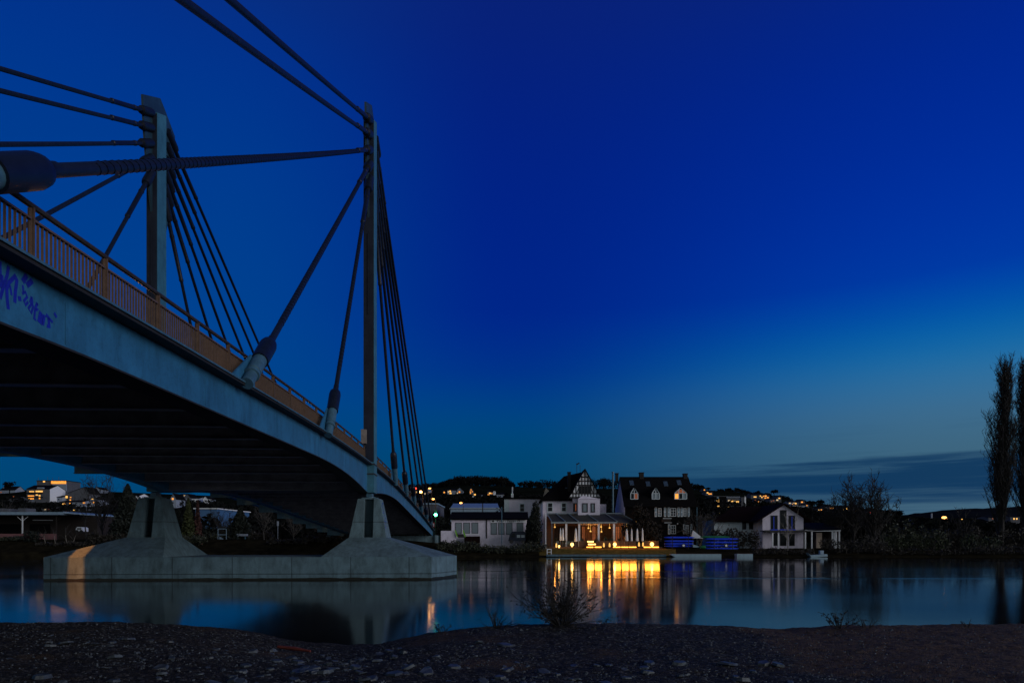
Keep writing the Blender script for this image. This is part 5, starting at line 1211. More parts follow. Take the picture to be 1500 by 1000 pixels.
b = MB(); b.box(GX(634.8, 131), GX(636.2, 131), 130.82, 130.848, ZY(770.8, 131), ZY(766.3, 131)); b.build('panel_centre', M['white'], t)
def street_lamp(lab, x, yh, yb, Y, glow='lampglow', s=1.0, p=120):
    t = thing('street_lamp', lab, 'street lamp', (GX(x, Y), Y, ZY(yb, Y)), 0, 'distant street lamps')
    b = MB(); q = PX(x, yh, Y); b.tube([(q.x, q.y, ZY(yb, Y)-1), (q.x, q.y, q.z-.1), (q.x-.5*s, q.y, q.z+.25)], [.1*s, .07*s, .05*s], 5); b.build('pole', M['rail'], t)
    b = MB(); b.sphere((q.x-.6*s, q.y-.1, q.z+.15), .34*s, 8, 6, (1.2, 1, .6)); b.build('lamp_head', M[glow], t)
    if p: lamp('lamp_light', 'POINT', (q.x-.6*s, q.y-.6, q.z-.4*s), p, (1, .45, .12), t, .2)
street_lamp('street lamp on a tall pole above the green traffic signal', 638, 731.5, 765, 165, s=1.0, p=60)
street_lamp('street lamp glowing strongly between the last stay cables', 619.5, 721, 760, 150, s=1.0, p=120, glow='lampstrong')
street_lamp('weaker street lamp right of the last stay cable', 632.5, 716, 760, 158, s=.8, p=40, glow='lampglow')
street_lamp('street lamp standing before the far pale industrial hall', 678.5, 737, 760, 215, s=1.2, p=40)
street_lamp('bright orange street lamp below the far ridge left of the poplars', 1388, 758, 775, 300, s=2.6, p=400)
street_lamp('small street lamp above the bare bank trees beside the flat hall', 1410.5, 760.5, 772, 320, s=.8, p=0, glow='amber')
b = MB(); b.box(GX(1364.3, 320), GX(1366, 320), 320, 320.5, ZY(768, 320), ZY(751.5, 320)); tag(b.build('white_mast', M['hillwall'], None, at=PX(1365, 768, 320)), 'short white mast standing before the far dark ridge', 'mast')
t = thing('red_signal_mast', 'red signal light glowing between the far stay cables', 'traffic light', PX(609, 740, 190))
b = MB(); b.tube([PX(609, 745, 190), PX(609, 714, 190)], .09, 5); b.build('pole', M['rail'], t); b = MB(); b.sphere(PX(609, 715, 189.8), .26, 8, 6); b.build('red_lens', M['red_glow'], t)

# --- industrial halls in the middle distance
h = house('industrial_hall', 'long pale industrial hall with a bright roof edge behind the clubhouse', 660, 731, 760, 745, 744, 225, 40, 'flat', (), 'hall', 'bluehall', 'hillwall')
b = MB(); b.slab([PX(660, 743, 225), PX(731, 743, 225), PX(729, 737, 246), PX(664, 737, 246)], .3); b.build('sloping_roof', M['bluehall'], h)
house('industrial_hall', 'blue metal hall with a pale roof edge seen between the pedestals', 286, 318, 766, 745.2, 744, 180, 22, 'flat', (), 'hall', 'deepblue', 'white')
house('industrial_hall', 'low pale hall roof just behind the far stay cables', 607, 640, 748, 738.5, 736.5, 240, 25, 'flat', (), 'hall', 'hillwall2', 'bluehall')
b = MB(); p = PX(707, 756, 200); b.box(p.x-.15, p.x+.15, p.y, p.y+.2, p.z-1, ZY(737, 200)); tag(b.build('lamp_mast', M['rail'], None, at=p), 'thin dark mast crossing the front of the pale industrial hall', 'mast')
# ------------------------------------------------------------------ houses up the slopes
def hh(label, x0, x1, yb, ye, yr, kind, wins=(), wall='hillwall', roof='roof', dep=11, name='hillside_house', cat='house', xr=None, Y=None, group='houses on the slopes across the river'):
    Y = Y or hit((x0+x1)/2, yb)
    return house(name, label, x0, x1, yb, ye, yr, Y, dep, kind, wins, cat, wall, roof, group, over=.3, sink=6, xr=xr)
O, A_, WW, DM, GD = 'orange', 'amber', 'warmwhite', 'dimlit', 'glass_dark'
# left slope
hh('dark roofed house at the left edge with a white gable end beside a round tree', 0, 22, 722, 717.5, 711.5, 'side', ((1, 720.5, 3, 1.6, DM), (5, 714, 2, 1, 'bluehall')), 'hillwall')
t = hh('stepped apartment house with lit terrace balconies and a white end wall', 39, 73, 736, 716, 709.5, 'side', (), 'hillwall2', dep=14, name='apartment_house')
Yh = t.location.y
for (x, y, w, h, mt) in ((47, 719.6, 6, 1.4, A_), (58, 719.4, 9, 2.0, A_), (60, 714.5, 9, 2, 'hillwall'), (45.5, 726, 9, 1.6, O), (54, 724.5, 3, 1.4, A_), (58, 725.5, 2.4, 2, A_), (44.5, 730, 5, 1.8, O), (48.5, 730, 2, 1.8, O), (58, 729.5, 2, 2, O), (48.5, 733, 4, 1.5, 'hillwall')):
    b = MB(); off = .75 if y < 722 else .12
    b.box(GX(x-w/2, Yh), GX(x+w/2, Yh), Yh-off, Yh+.4, ZY(y+h/2, Yh), ZY(y-h/2, Yh)); b.build('window', M[mt], t)
b = MB()
for y in (722, 728): b.box(GX(40, Yh), GX(63, Yh), Yh-1.1, Yh-.003, ZY(y+.5, Yh), ZY(y-.5, Yh))
b.build('balcony', M['slate'], t)
b = MB(); Xe = GX(73, Yh); b.prism([(Xe+.003, Yh, ZY(742, Yh)), (Xe+.003, Yh+14, ZY(742, Yh)), (Xe+.003, Yh+14, ZY(716, Yh)), (Xe+.003, Yh+7, ZY(709.8, Yh)), (Xe+.003, Yh, ZY(716, Yh))], (.15, 0, 0)); b.build('end_wall', M['white'], t)
t = hh('flat-roofed hilltop block with its top storey glowing orange', 54, 97, 724, 704, 703.2, 'flat', ((64.5, 705, 3, 2, A_), (80.5, 710, 3, 1.4, GD), (86, 710.5, 2, 1.4, GD), (90, 711, 2, 1.4, GD), (80.5, 714, 3, 1.2, DM), (86, 715, 2, 1.4, GD)), 'hillwall2', 'slate', 16, 'apartment_block', 'apartment block')
Yh = t.location.y; b = MB(); b.box(GX(78, Yh), GX(98, Yh), Yh-1.0, Yh-.07, ZY(719, Yh), ZY(708.5, Yh)); b.build('white_wing', M['hillwall'], t)
b = MB(); b.box(GX(76, Yh), GX(97, Yh), Yh-.9, Yh-.06, ZY(708.3, Yh), ZY(704.3, Yh)); b.build('lit_storey', M['orange'], t)
for i, x in enumerate((56, 70, 77, 86)): b = MB(); b.tube([PX(x, 703.5, Yh+3), PX(x, 699 - i % 2, Yh+3)], .12, 4); b.build('roof_mast', M['rail'], t)
hh('small white house right of the stepped apartment house', 74, 91, 735, 728, 725, 'side', ((78, 731, 1.6, 2, GD), (82, 731, 1.6, 2, GD), (86, 731, 1.6, 2, GD)))
hh('small dark gabled house between the stepped apartments and the hilltop block', 72, 78, 723, 718, 714, 'gable', ((76, 720, 1, 1, GD),))
hh('large dark roofed house with a broad white gable behind bare branches', 100, 131, 736, 722, 713, 'gable', ((97.5, 727.5, 3, 3.4, A_), (103.5, 728, 2, 1.4, O), (103, 732, 2, 2, O), (123, 730, 2, 1.5, GD)), xr=124.5, wall='hillwall2')
hh('low white house with one orange window below the broad white gable', 106, 121, 743, 735, 732, 'side', ((123, 736, 3, 2, O), (110, 739, 2, 2, GD)))
hh('dim house with a row of two orange windows below the stepped apartments', 88, 104, 741, 735, 732.5, 'side', ((91.5, 737.5, 3, 2.2, A_), (95, 737.5, 2, 2.2, O), (102.5, 737, 2, 2, O)), 'hillwall2')
hh('white house with bright windows half hidden by the bare tree', 132, 143, 742, 731, 727, 'gable', ((135.5, 730.5, 3, 1.4, A_), (137, 735.5, 2.5, 1.8, O), (141, 727.5, 2, 2, 'hillwall')))
hh('small house with a bright orange lamp window next to the bare tree top', 136.5, 147, 722, 716.5, 713, 'gable', ((138.8, 717, 2.4, 2, A_), (143, 719, 2, 2, GD)))
hh('low house with two warm windows just above the roof of the flat hall', 60, 76, 749, 743.5, 741, 'side', ((66, 745.5, 4, 1.6, WW), (71, 745.5, 2, 1, DM)), 'hillwall2')
hh('low house with one bright window above the right end of the flat hall', 103, 118, 750, 745, 742.5, 'side', ((109, 746.8, 3, 2, A_), (112.5, 746.8, 1.6, 1.4, WW), (99, 748.8, 5, .8, DM)), 'hillwall2')
hh('dim cottage with a faint orange window among pale trunks at far left', 12, 24, 735, 729.5, 726, 'side', ((19.5, 726.8, 3, 1.6, DM), (19, 731, 1.4, 1, DM)), 'hillwall2')
hh('tall narrow white house with one orange window right of the left pedestal', 249.5, 258, 744, 730, 722.5, 'gable', ((253, 730.3, 2.6, 2.6, O), (253, 736, 2.4, 2, GD), (253, 726.5, 1.4, 1.4, GD)))
hh('bright white house with two tiny lamps above it right of the narrow house', 260, 270, 733, 725, 722.5, 'side', ((259.8, 724.2, 1.6, 1.4, O), (270, 725, 1.2, 1.2, A_), (264, 729, 2, 1.6, GD)), 'white')
hh('dark gabled house between the bright white house and the green conifer', 270, 279, 734, 728, 723, 'gable', ((273, 730.5, 1.2, 1.6, 'hillwall'), (276, 730.5, 1.2, 1.6, 'hillwall')), 'hillwall2')
hh('long white house on the slope behind the green conifer', 281, 291, 736, 730, 728, 'side', ((284, 732, 3, 1, GD),), 'white')
hh('white gabled house under the curved bridge edge', 297.5, 304, 737, 730, 726.5, 'gable', ((300, 733, 1.4, 1.4, GD),), 'white')
hh('small pale house with an arched shape right of the white gabled house', 305, 310.5, 737, 733, 731, 'side', ((307.5, 735, 1.4, 1.4, GD),))
hh('pale cottage low on the slope beside the top of the green conifer', 266, 272, 741, 737.5, 735.5, 'side', ((269, 739, 1, 1, GD),))
hh('white house cut by the left edge of the left pedestal', 198, 204, 742, 726, 722, 'side', ((200, 733, 1.4, 2.6, 'sign_red'),), 'white')
# middle slope
mid = [
 ('cottage with one small orange window at the far stay cables', 594, 601, 723, 718.5, 716, 'side', ((597, 720, 1.8, 1.8, O),), 'hillwall2'),
 ('cottage with an amber window right below the red signal light', 605, 614, 726, 719, 716, 'side', ((609, 720.5, 2.2, 2.4, A_),), 'hillwall2'),
 ('pale cottage with two windows between the last two stay cables', 615, 625, 727, 721, 718, 'side', ((618, 722.7, 1.8, 2, O), (622.8, 722.8, 2, 2, WW), (622.5, 726, 2, 1.2, 'hillwall')), 'hillwall2'),
 ('slim white house standing right of the last stay cable', 626.5, 630, 722, 716, 713.5, 'gable', ((628, 720.8, 1, 1, O),), 'hillwall'),
 ('cottage with one orange window below the left end of the dark wood', 648, 654, 723.5, 719.5, 717, 'side', ((650.7, 720.8, 2, 2, O),), 'hillwall2'),
 ('pale house with three lit windows in the middle of the slope', 655.5, 667, 724, 718, 715.5, 'side', ((659.3, 719, 2.2, 2, A_), (660, 722, 2.8, 2.2, A_), (656.6, 720, 1.2, 3, WW)), 'hillwall'),
 ('pale gabled house with an orange window below the wood', 669, 678, 723, 718, 714, 'gable', ((673, 720.2, 2.2, 2.2, O), (670, 721.8, 1.6, 1.4, WW), (675.5, 718.5, 1.4, 2, 'bluehall')), 'hillwall'),
 ('tall dim house with a column of four orange windows', 687.5, 693, 724, 717, 713, 'gable', ((690, 717, 1.4, 1.4, O), (689, 720, 1.3, 1.6, O), (691.6, 719.6, 1.3, 1.6, O), (689.3, 722, 1.4, 1.4, O)), 'hillwall2'),
 ('white gabled house with a long dark roof above the industrial hall', 689, 698.5, 733, 730, 724.5, 'gable', ((695.5, 724, 2.8, 2, A_),), 'white'),
 ('dark roofed house with a pale gable edge and orange lamp at its corner', 699, 711, 732, 728, 722.5, 'side', ((709.5, 730, 1.8, 1.8, O), (706, 725.5, 2, 1.4, 'hillwall')), 'hillwall'),
 ('house with a row of lit windows beside a white tower wall', 714, 722, 725, 720, 717.5, 'side', ((717.6, 722, 2.6, 2, A_), (720.5, 722.4, 1.4, 1.6, O), (715.7, 724.2, 3, 1, O)), 'hillwall2'),
 ('narrow white tower wall house on the middle slope', 722.6, 725.6, 725, 719, 718.7, 'flat', ((724, 721, .8, 1.2, GD),), 'white'),
 ('long pale house right of the narrow white tower wall', 727, 736.5, 728, 724, 721.5, 'side', ((730, 726, 1.4, 1.2, GD), (733, 726, 1.4, 1.2, GD)), 'hillwall'),
 ('tiny pale house at the right end of the middle slope', 737, 741.5, 726, 723.6, 722, 'side', ((739, 724.7, 1.4, 1, WW),), 'hillwall'),
 ('cottage with a big orange lit window just above the industrial hall', 712.5, 720, 738, 730.5, 728, 'side', ((716, 732, 3, 2.6, O), (716.7, 735.2, 2.4, 1.6, WW)), 'hillwall2'),
 ('cottage with a bright window beside the street lamp over the green signal', 628, 635, 741, 737, 735, 'side', ((631.7, 739, 2.8, 2, A_),), 'hillwall2'),
 ('dim cottage with one orange spot above the industrial hall', 678, 683, 734, 730, 728.5, 'side', ((680.7, 731.5, 1.3, 1.3, DM), (685.5, 733.6, 1.3, 1, DM)), 'hillwall2')]
for m_ in mid: hh(*m_)
# right slope
t = hh('dark apartment tower with a column of yellow windows behind the boathouse', 1046, 1064, 765, 727, 726.2, 'flat', ((1051.6, 733, 3.4, 3.4, A_), (1048, 741.6, 2.6, 2, A_), (1052, 741.6, 3, 3, A_), (1052.3, 745.6, 1.6, 1.4, A_), (1052.2, 750, 3.2, 2.6, A_), (1051.5, 728.5, 3, 2.2, 'bluehall'), (1047.5, 732.8, 2, 1.6, 'hillwall2'), (1058, 733, 2, 1.6, GD), (1058, 741, 2, 1.6, GD), (1058.5, 745, 3, 1, 'hillwall2')), 'slate', 'hillwall2', 14, 'apartment_block', 'apartment block', Y=330)
t = hh('long apartment wing with pale balcony bands and a row of lit windows', 1064.3, 1083, 765, 728, 727, 'flat', ((1068, 732.8, 3.2, 1.8, WW), (1072.5, 733.4, 3, 2.2, A_), (1076, 733.8, 2, 1.8, WW), (1080.3, 734.4, 3.8, 2, A_), (1066.8, 741, 2.4, 2, A_)), 'hillwall2', 'hillwall', 14, 'apartment_block', 'apartment block', Y=336)
b = MB()
for y in (731.2, 736.3, 741.5): b.box(GX(1064.5, 336), GX(1083, 336), 335.2, 335.93, ZY(y+.4, 336), ZY(y-.7, 336))
b.build('balcony', M['hillwall2'], t)
hh('slim pale tower slab right of the apartment wing', 1085.5, 1092.5, 760, 727.5, 726.3, 'flat', ((1087.5, 733, 1.2, 9, 'hillwall2'),), 'hillwall2', 'slate', 8, 'tower_block', 'tower', Y=345)
b = MB(); b.box(GX(1090.4, 345), GX(1092.5, 345), 344.8, 344.9, ZY(740, 345), ZY(726, 345)); tag(b.build('white_stair_wall', M['white'], None, at=PX(1091, 740, 345)), 'bright white vertical stair wall on the slim tower slab', 'wall')
right = [
 ('hilltop house with one orange window right of the dark house roof', 1030, 1034.5, 720.5, 716.5, 714.5, 'side', ((1031.8, 717, 1.8, 1.8, O),), 'hillwall2'),
 ('hilltop house with two wide orange windows left of the apartment tower', 1033.8, 1044, 726, 720.4, 718, 'side', ((1036.4, 721.3, 2.4, 1.6, A_), (1040, 723, 5, 1.6, O)), 'hillwall2'),
 ('house with a wide amber window at the left of the lit ridge cluster', 1100, 1109.5, 731, 724.5, 721.5, 'side', ((1106, 727.4, 4, 1.4, A_),), 'hillwall2'),
 ('broad ridge house with many orange windows in the lit cluster', 1111, 1127, 733, 725, 722, 'side', ((1113.8, 726, 1.8, 1.4, A_), (1116, 728, 1.8, 1.6, A_), (1118.4, 726.4, 1.4, 1.4, O), (1121.5, 726, 3, 1.6, O), (1121, 729, 2.4, 1.6, O), (1124.6, 728.6, 2.8, 2, O)), 'hillwall2'),
 ('house with a bright window at the right of the lit ridge cluster', 1138, 1144.5, 735, 727.5, 725, 'side', ((1141.6, 729.4, 2.4, 1.6, A_), (1138.6, 732, 2.8, 1.8, WW)), 'hillwall2'),
 ('dim cottage with two faint windows below the lit ridge cluster', 1128, 1136, 737, 731, 729, 'side', ((1133, 732.8, 2, 1.4, DM), (1130, 734, 1.4, 1.2, DM)), 'hillwall2'),
 ('dim cottage with one amber window just above the boathouse roof', 1108, 1116, 738, 732.5, 730, 'side', ((1111, 734.8, 1.8, 1.8, O), (1106.5, 732, 1.6, 1, DM)), 'hillwall2'),
 ('pale bungalow with small lights right of the boathouse gable', 1155, 1162, 740, 735.4, 733, 'side', ((1157, 736.6, 2.6, 1.4, WW), (1161, 738, 1, 1, O)), 'hillwall'),
 ('bungalow with two orange windows over the boathouse roof edge', 1162.5, 1170, 741, 735, 733, 'side', ((1165.6, 737, 2.4, 1.8, A_), (1163, 736.4, 1.4, 1.2, WW)), 'hillwall2'),
 ('house with one orange window above the bright white bungalow', 1172, 1179, 740, 733.6, 731, 'side', ((1174.8, 735, 2.6, 1.8, O),), 'hillwall2'),
 ('bright lit white bungalow right of the boathouse gable', 1161.5, 1169, 745, 739.6, 738.4, 'side', ((1165.3, 741.4, 5, 1.4, A_),), 'white'),
 ('pale flat building right of the bright lit bungalow', 1169.6, 1180, 745, 740, 739.3, 'flat', ((1173, 742, 2, 1.4, WW),), 'hillwall'),
 ('small house with one warm point at the right of the pale flat building', 1180, 1185, 743, 738.4, 736.6, 'side', ((1182, 740, 1.4, 1.4, O),), 'hillwall2'),
 ('far cottage with two tiny lights at the left of the big bare tree', 1196, 1206, 751, 744.6, 742.5, 'side', ((1199.4, 746.5, 1.2, 1, A_), (1203, 746.2, 1.6, 1.3, O)), 'hillwall2'),
 ('far cottage with a pale spot and two lights beside the big bare tree', 1208, 1222, 750, 742.2, 740, 'side', ((1210, 743, 1.6, 1.6, 'hillwall'), (1217, 744, 1.8, 1.6, O), (1220.6, 744, 1.2, 1.4, O)), 'hillwall2'),
 ('far house with a pair of yellow windows behind the big bare tree', 1232, 1244, 752, 743, 740, 'side', ((1236, 745, 2.4, 1.8, A_), (1240, 744.8, 1.6, 1.6, A_)), 'hillwall2'),
 ('far house with two yellow windows one above the other behind the tree trunk', 1248, 1257, 754, 742.6, 740, 'side', ((1253, 745.3, 1.6, 2.4, A_), (1254, 750, 1.6, 1.4, O)), 'hillwall2'),
 ('far house with one red window right of the bare tree trunk', 1270, 1278, 757, 748, 746, 'side', ((1273.8, 751, 2, 1.8, 'red_glow'),), 'hillwall2')]
for m_ in right: hh(*m_, Y=hit((m_[1]+m_[2])/2, m_[3]))
for lab, x0, x1, yb, ye, yr, w in (
 ('far lit house glowing yellow through bushes left of the poplars', 1436, 1452, 778, 764, 760, ((1442, 769, 5, 6, A_), (1448.5, 770, 2, 3, O))),
 ('far dim reddish house low behind the poplar trunks', 1456, 1468, 782, 772, 769, ((1461, 775, 5, 3, DM), (1464, 778, 3, 1.4, WW))),
 ('far house with a pair of warm windows between the poplars', 1480, 1494, 766, 756.5, 753.5, ((1485.4, 759.4, 2, 2.2, A_), (1489.4, 759.4, 2, 2.2, A_))),
 ('far cottage with one faint orange window left of the poplars', 1448, 1459, 765, 757.5, 755, ((1454, 759.4, 2.4, 1.6, DM),))):
    house('far_house', lab, x0, x1, yb, ye, yr, 330, 9, 'side', w, 'house', 'hillwall2', 'roof', 'houses on the slopes across the river', sink=8)

# ------------------------------------------------------------------ trees and plants
for x, w, s_, lab in ((1467, 2.0, 3, 'tall leafless poplar with a narrow crown, the nearer to the frame centre'), (1505, 2.0, 8, 'tall leafless poplar cut by the right edge of the picture')):
    Y = 128 + (2 if x > 1480 else 0); poplar(lab, at_land(x, Y), ZY(552 if x < 1480 else 545, Y)-land(GX(x, Y), Y), w, s_, 'tall poplars on the right bank')
bt = bare_tree
vase_tree('largest bare tree on the right bank with forked crown against the sky', at_land(1283, 121), 11.8, 4.4, 11, limbs=28, r0=.24)
vase_tree('bare tree with upright twigs behind the open shed', at_land(1252, 127), 12.6, 3.2, 12, limbs=22, r0=.22)
vase_tree('wide low bare tree left of the largest bare tree', at_land(1224, 131), 9.6, 3.6, 13, limbs=22)
vase_tree('thin bare tree with feathery top left of the poplars', at_land(1410, 125), 7.6, 2.6, 14, limbs=9, sub=6, r0=.12)
bt('bare_tree', 'leaning bare tree with pale branches over the water right of the shed', at_land(1283, 114.5), 5.6, 15, 'twig_grey', spread=1.0, kids=(3, 4), depth=3, rmin=.03, lean=(-.35, 0), first=.4)
vase_tree('bare tree reaching up beside the left pedestal against the sky', at_land(150, 121), 12.6, 4.6, 16, limbs=16, sub=8, r0=.2, tw=.03)
bt('bare_tree', 'slanting bare branches under the bridge edge left of the dark conifer', at_land(126, 119), 9.0, 17, 'twig', spread=.9, kids=(3, 4), depth=3, rmin=.024, first=.42, lean=(.12, 0))
vase_tree('bare tree standing before the blue hall between the pedestals', at_land(322, 131), 6.4, 2.6, 18, limbs=12, r0=.12, tw=.03)
vase_tree('pale-trunked tree with a round bare crown in the middle under the bridge', at_land(387, 119), 6.6, 3.0, 19, 'twig_grey', 'twig_grey', 14, .12, .026, 8, .45)
vase_tree('grey bare tree right of the pale-trunked tree under the bridge', at_land(430, 122), 5.4, 3.0, 20, 'twig_grey', 'twig_grey', 12, .11, .026)
bt('bare_tree', 'low bare tree by the right pedestal under the bridge', at_land(468, 120), 4.6, 21, 'twig_grey', spread=1.0, kids=(4, 5), depth=3, rmin=.03, first=.35)
bt('bare_tree', 'grey bare tree at the corner of the dark slate house', at_land(1027, 127), 8.0, 22, 'twig_grey', spread=.6, kids=(3, 4), depth=4, rmin=.036, trunkmat='bark_pale', first=.3, stems=2)
bt('bare_tree', 'slim bare tree standing directly before the boathouse gable', at_land(1154, 117), 7.0, 23, 'bark_pale', spread=.45, kids=(2, 3), depth=3, rmin=.03, first=.6, r0=.08)
for i, (x, h_, Y, lean) in enumerate(((66, 3.2, 116, .06), (82, 3.8, 115.5, -.2), (98, 3.6, 116, -.15), (107, 3.4, 116.5, .3), (143, 3.4, 117, .05))):
    bt('pale_sapling', ('slim pale sapling under the pink wall', 'curved pale sapling at the water right of the dark shrub', 'pale sapling leaning left below the white van', 'pale sapling leaning right below the white van', 'pale sapling beside the trunk of the tall bare tree')[i], at_land(x, Y), h_, 30+i, 'twig_grey', 'sapling', 'pale saplings on the left bank', .6, (2, 3), 2, .02, lean=(lean, 0), trunkmat='bark_pale', first=.55, r0=.075)
for i, x in enumerate((4, 11, 19, 29, 37)):
    bt('birch_tree', ('pale birch trunk at the left picture edge behind the flat hall', 'second pale birch from the left behind the flat hall', 'birch beside the faint cottage window behind the flat hall', 'birch left of the stepped apartment house', 'birch touching the left side of the stepped apartment house')[i], (GX(x, 190), 190, land(GX(x, 190), 190)), 8.5 + (i*37 % 3), 40+i, 'twig_grey', 'birch', 'birches behind the flat hall', .5, (2, 3), 3, .04, trunkmat='bark_pale', first=.7, r0=.12)
conifer('dark_conifer', 'dark bushy conifer right behind the left pedestal', at_land(187, 119), 9.6, 4.4, 'needle', 1, 8000, .30)
conifer('dark_conifer', 'dark conifer between the left pedestal and the yellow-green conifer', at_land(262, 123), 5.4, 1.9, 'needle', 2, 2200, .24)
conifer('green_conifer', 'yellow-green pointed conifer right of the left pedestal', at_land(276, 120), 7.2, 1.75, 'conifer', 3, 3000, .22)
conifer('russet_conifer', 'dark russet pointed tree beside the yellow-green conifer', at_land(289.5, 121), 6.8, 1.1, 'russet', 4, 1700, .2)
conifer('dark_conifer', 'dense dark tree with a ragged top in the middle under the bridge', at_land(352, 124), 5.8, 3.4, 'needle', 5, 4200, .28)
leafy('dark_conifer', 'broad dark cypress between the clubhouse and the restaurant', at_land(783.5, 123.5), [(0, 0, 2.2, 1.75, 1.5, 2.4), (-.1, 0, 4.4, 1.6, 1.4, 2.6), (.1, 0, 6.6, 1.05, 1.0, 2.2)], 330, .2, 'needle', 6, 'conifer', None, 3.0)
conifer('dark_conifer', 'narrow dark cypress tip leaning against the pale building', at_land(773.5, 126), 5.6, 1.1, 'needle', 7, 2200, .22)
leafy('ivy_tree', 'dark russet-brown shrub tree covering the left half of the slate house', at_land(941, 125), [(-2.2, 0, 2.8, 2.0, 1.8, 2.8), (0, 0, 4.0, 2.4, 1.8, 3.6), (1.8, .2, 2.6, 2.2, 1.6, 2.8), (-.8, .3, 6.8, 1.2, 1.2, 2.2), (.6, .4, 6.2, 1.0, 1.0, 1.8)], 190, .24, 'ivydark', 8, 'tree', None, 3.0)
# hedge and bank bushes
def bank_bush(lab, x0, x1, yt, yb, Y, mat, n, size, seed, tw=0, name='bush', cat='bush', group=None):
    xs = []; r_ = random.Random(seed); base = at_land((x0+x1)/2, Y); W_ = (GX(x1, Y)-GX(x0, Y)); H_ = max(1.0, ZY(yt, Y)-base[2]); k = max(2, int(W_/2.2)); parts = []
    for i in range(k):
        dx = -W_/2 + W_*(i+.5)/k; rx = W_/k*.85; f = r_.uniform(.75, 1.05)
        parts.append((dx, r_.uniform(-.5, .5), H_*.42*f, rx, 1.3, H_*.58*f))
    leafy(name, lab, base, parts, n, size, mat, seed, cat, group, None, tw)
hg = 'bushes along the far bank'
bank_bush('long clipped dark hedge on the bank below the clubhouse, left part', 641, 700, 786, 815, 114.3, 'leaf', 300, .15, 50, 30, 'hedge', 'hedge')
bank_bush('long dark hedge on the bank before the van, right part', 700, 768, 791, 815, 114.5, 'leaf', 230, .15, 51, 26, 'hedge', 'hedge')
bank_bush('dark garden shrub at the foot of the cypress by the terrace', 762, 801, 792, 815, 116, 'leaf', 200, .15, 52, 16)
bank_bush('round dark green shrub before the flat hall on the left bank', 33, 56, 772, 810, 117, 'needle', 260, .17, 53, 0)
bank_bush('low dark hedge under the pink wall at the left edge', -80, 34, 788, 812, 118, 'leaf', 300, .2, 54, 20)
bank_bush('low brown scrub on the bank between the round shrub and the pier', 52, 130, 791, 812, 115.5, 'ivy', 140, .2, 55, 60)
bank_bush('dark scrub behind the left pedestal foot', 128, 190, 777, 812, 116, 'ivy', 220, .2, 56, 60)
bank_bush('dark shrubs right of the left pedestal under the conifers', 252, 300, 777, 810, 116, 'leaf', 340, .2, 57, 30)
bank_bush('dark bank shrubs around the metal frame stand', 298, 345, 780, 810, 123.5, 'leaf', 300, .2, 58, 40)
bank_bush('brown twiggy thicket around the white bench', 340, 400, 776, 811, 124.5, 'ivy', 180, .2, 59, 90)
bank_bush('brown twiggy thicket below the round bare crown', 392, 450, 785, 811, 116, 'ivy', 180, .2, 60, 90)
bank_bush('twiggy thicket running up to the right pedestal', 444, 520, 779, 811, 117, 'ivy', 180, .2, 61, 100)
bank_bush('dark garden bushes between the canoe stacks and the boathouse', 1040, 1112, 768, 800, 123, 'ivy', 130, .2, 62, 40)
bank_bush('dark bank scrub below the boathouse pillars', 1100, 1190, 798, 813, 114, 'ivy', 100, .15, 63, 50)
bank_bush('round brown bush before the open shed', 1203, 1224, 783, 806, 119, 'ivy', 200, .15, 64, 20)
bank_bush('dark low scrub on the bank right of the open shed', 1218, 1300, 785, 814, 115, 'ivy', 110, .16, 65, 80)
bank_bush('green reedy bamboo bush in the middle of the right bank', 1288, 1345, 770, 806, 117, 'reed', 150, .2, 66, 60, 'bamboo_bush')
bank_bush('green reedy bush with pale stems right of the bamboo bush', 1338, 1386, 775, 806, 117, 'reed', 130, .2, 67, 60, 'bamboo_bush')
bank_bush('dark dense shrub before the far ridge on the right bank', 1300, 1362, 756, 800, 126, 'leaf', 110, .25, 68, 50)
bank_bush('dark shrubs left of the poplar trunks', 1362, 1440, 764, 800, 127, 'ivy', 90, .25, 69, 80)
bank_bush('green arching bush low before the poplars', 1408, 1462, 778, 806, 117, 'reed', 90, .2, 70, 40)
bank_bush('dark scrub at the water below the bamboo bushes', 1290, 1410, 798, 814, 113.5, 'ivy', 120, .15, 71, 0)
bank_bush('dark scrub at the water below the poplars', 1405, 1560, 795, 814, 114, 'ivy', 90, .16, 72, 100)
bank_bush('dark thicket around the poplar trunks at the right edge', 1452, 1580, 768, 800, 124, 'ivy', 80, .25, 73, 90)
bank_bush('dark bushes behind the restaurant between the two houses', 884, 902, 738, 790, 141, 'needle', 60, .3, 74, 0)
bank_bush('dark trees behind the green traffic signal', 640, 662, 742, 790, 150, 'needle', 60, .35, 75, 30)
bank_bush('dark shrubs between the bridge end and the garden wall', 612, 646, 776, 800, 139, 'ivy', 70, .25, 76, 20)
bank_bush('dark tree clump right of the pale industrial hall', 726, 740, 738, 770, 145, 'needle', 90, .35, 77, 0)
bank_bush('dark bushes behind the flat hall and the white van', 128, 200, 752, 800, 150, 'ivy', 40, .4, 78, 40)
bank_bush('dark bushes in front of the blue hall between the pedestals', 296, 345, 762, 800, 150, 'needle', 90, .35, 79, 0)
bank_bush('dark leafless copse left of the boathouse roof', 1022, 1052, 738, 790, 150, 'ivy', 40, .35, 80, 60)
bank_bush('dark copse behind the boathouse and the shed', 1170, 1300, 750, 800, 160, 'wood_far', 22, .5, 81, 120)
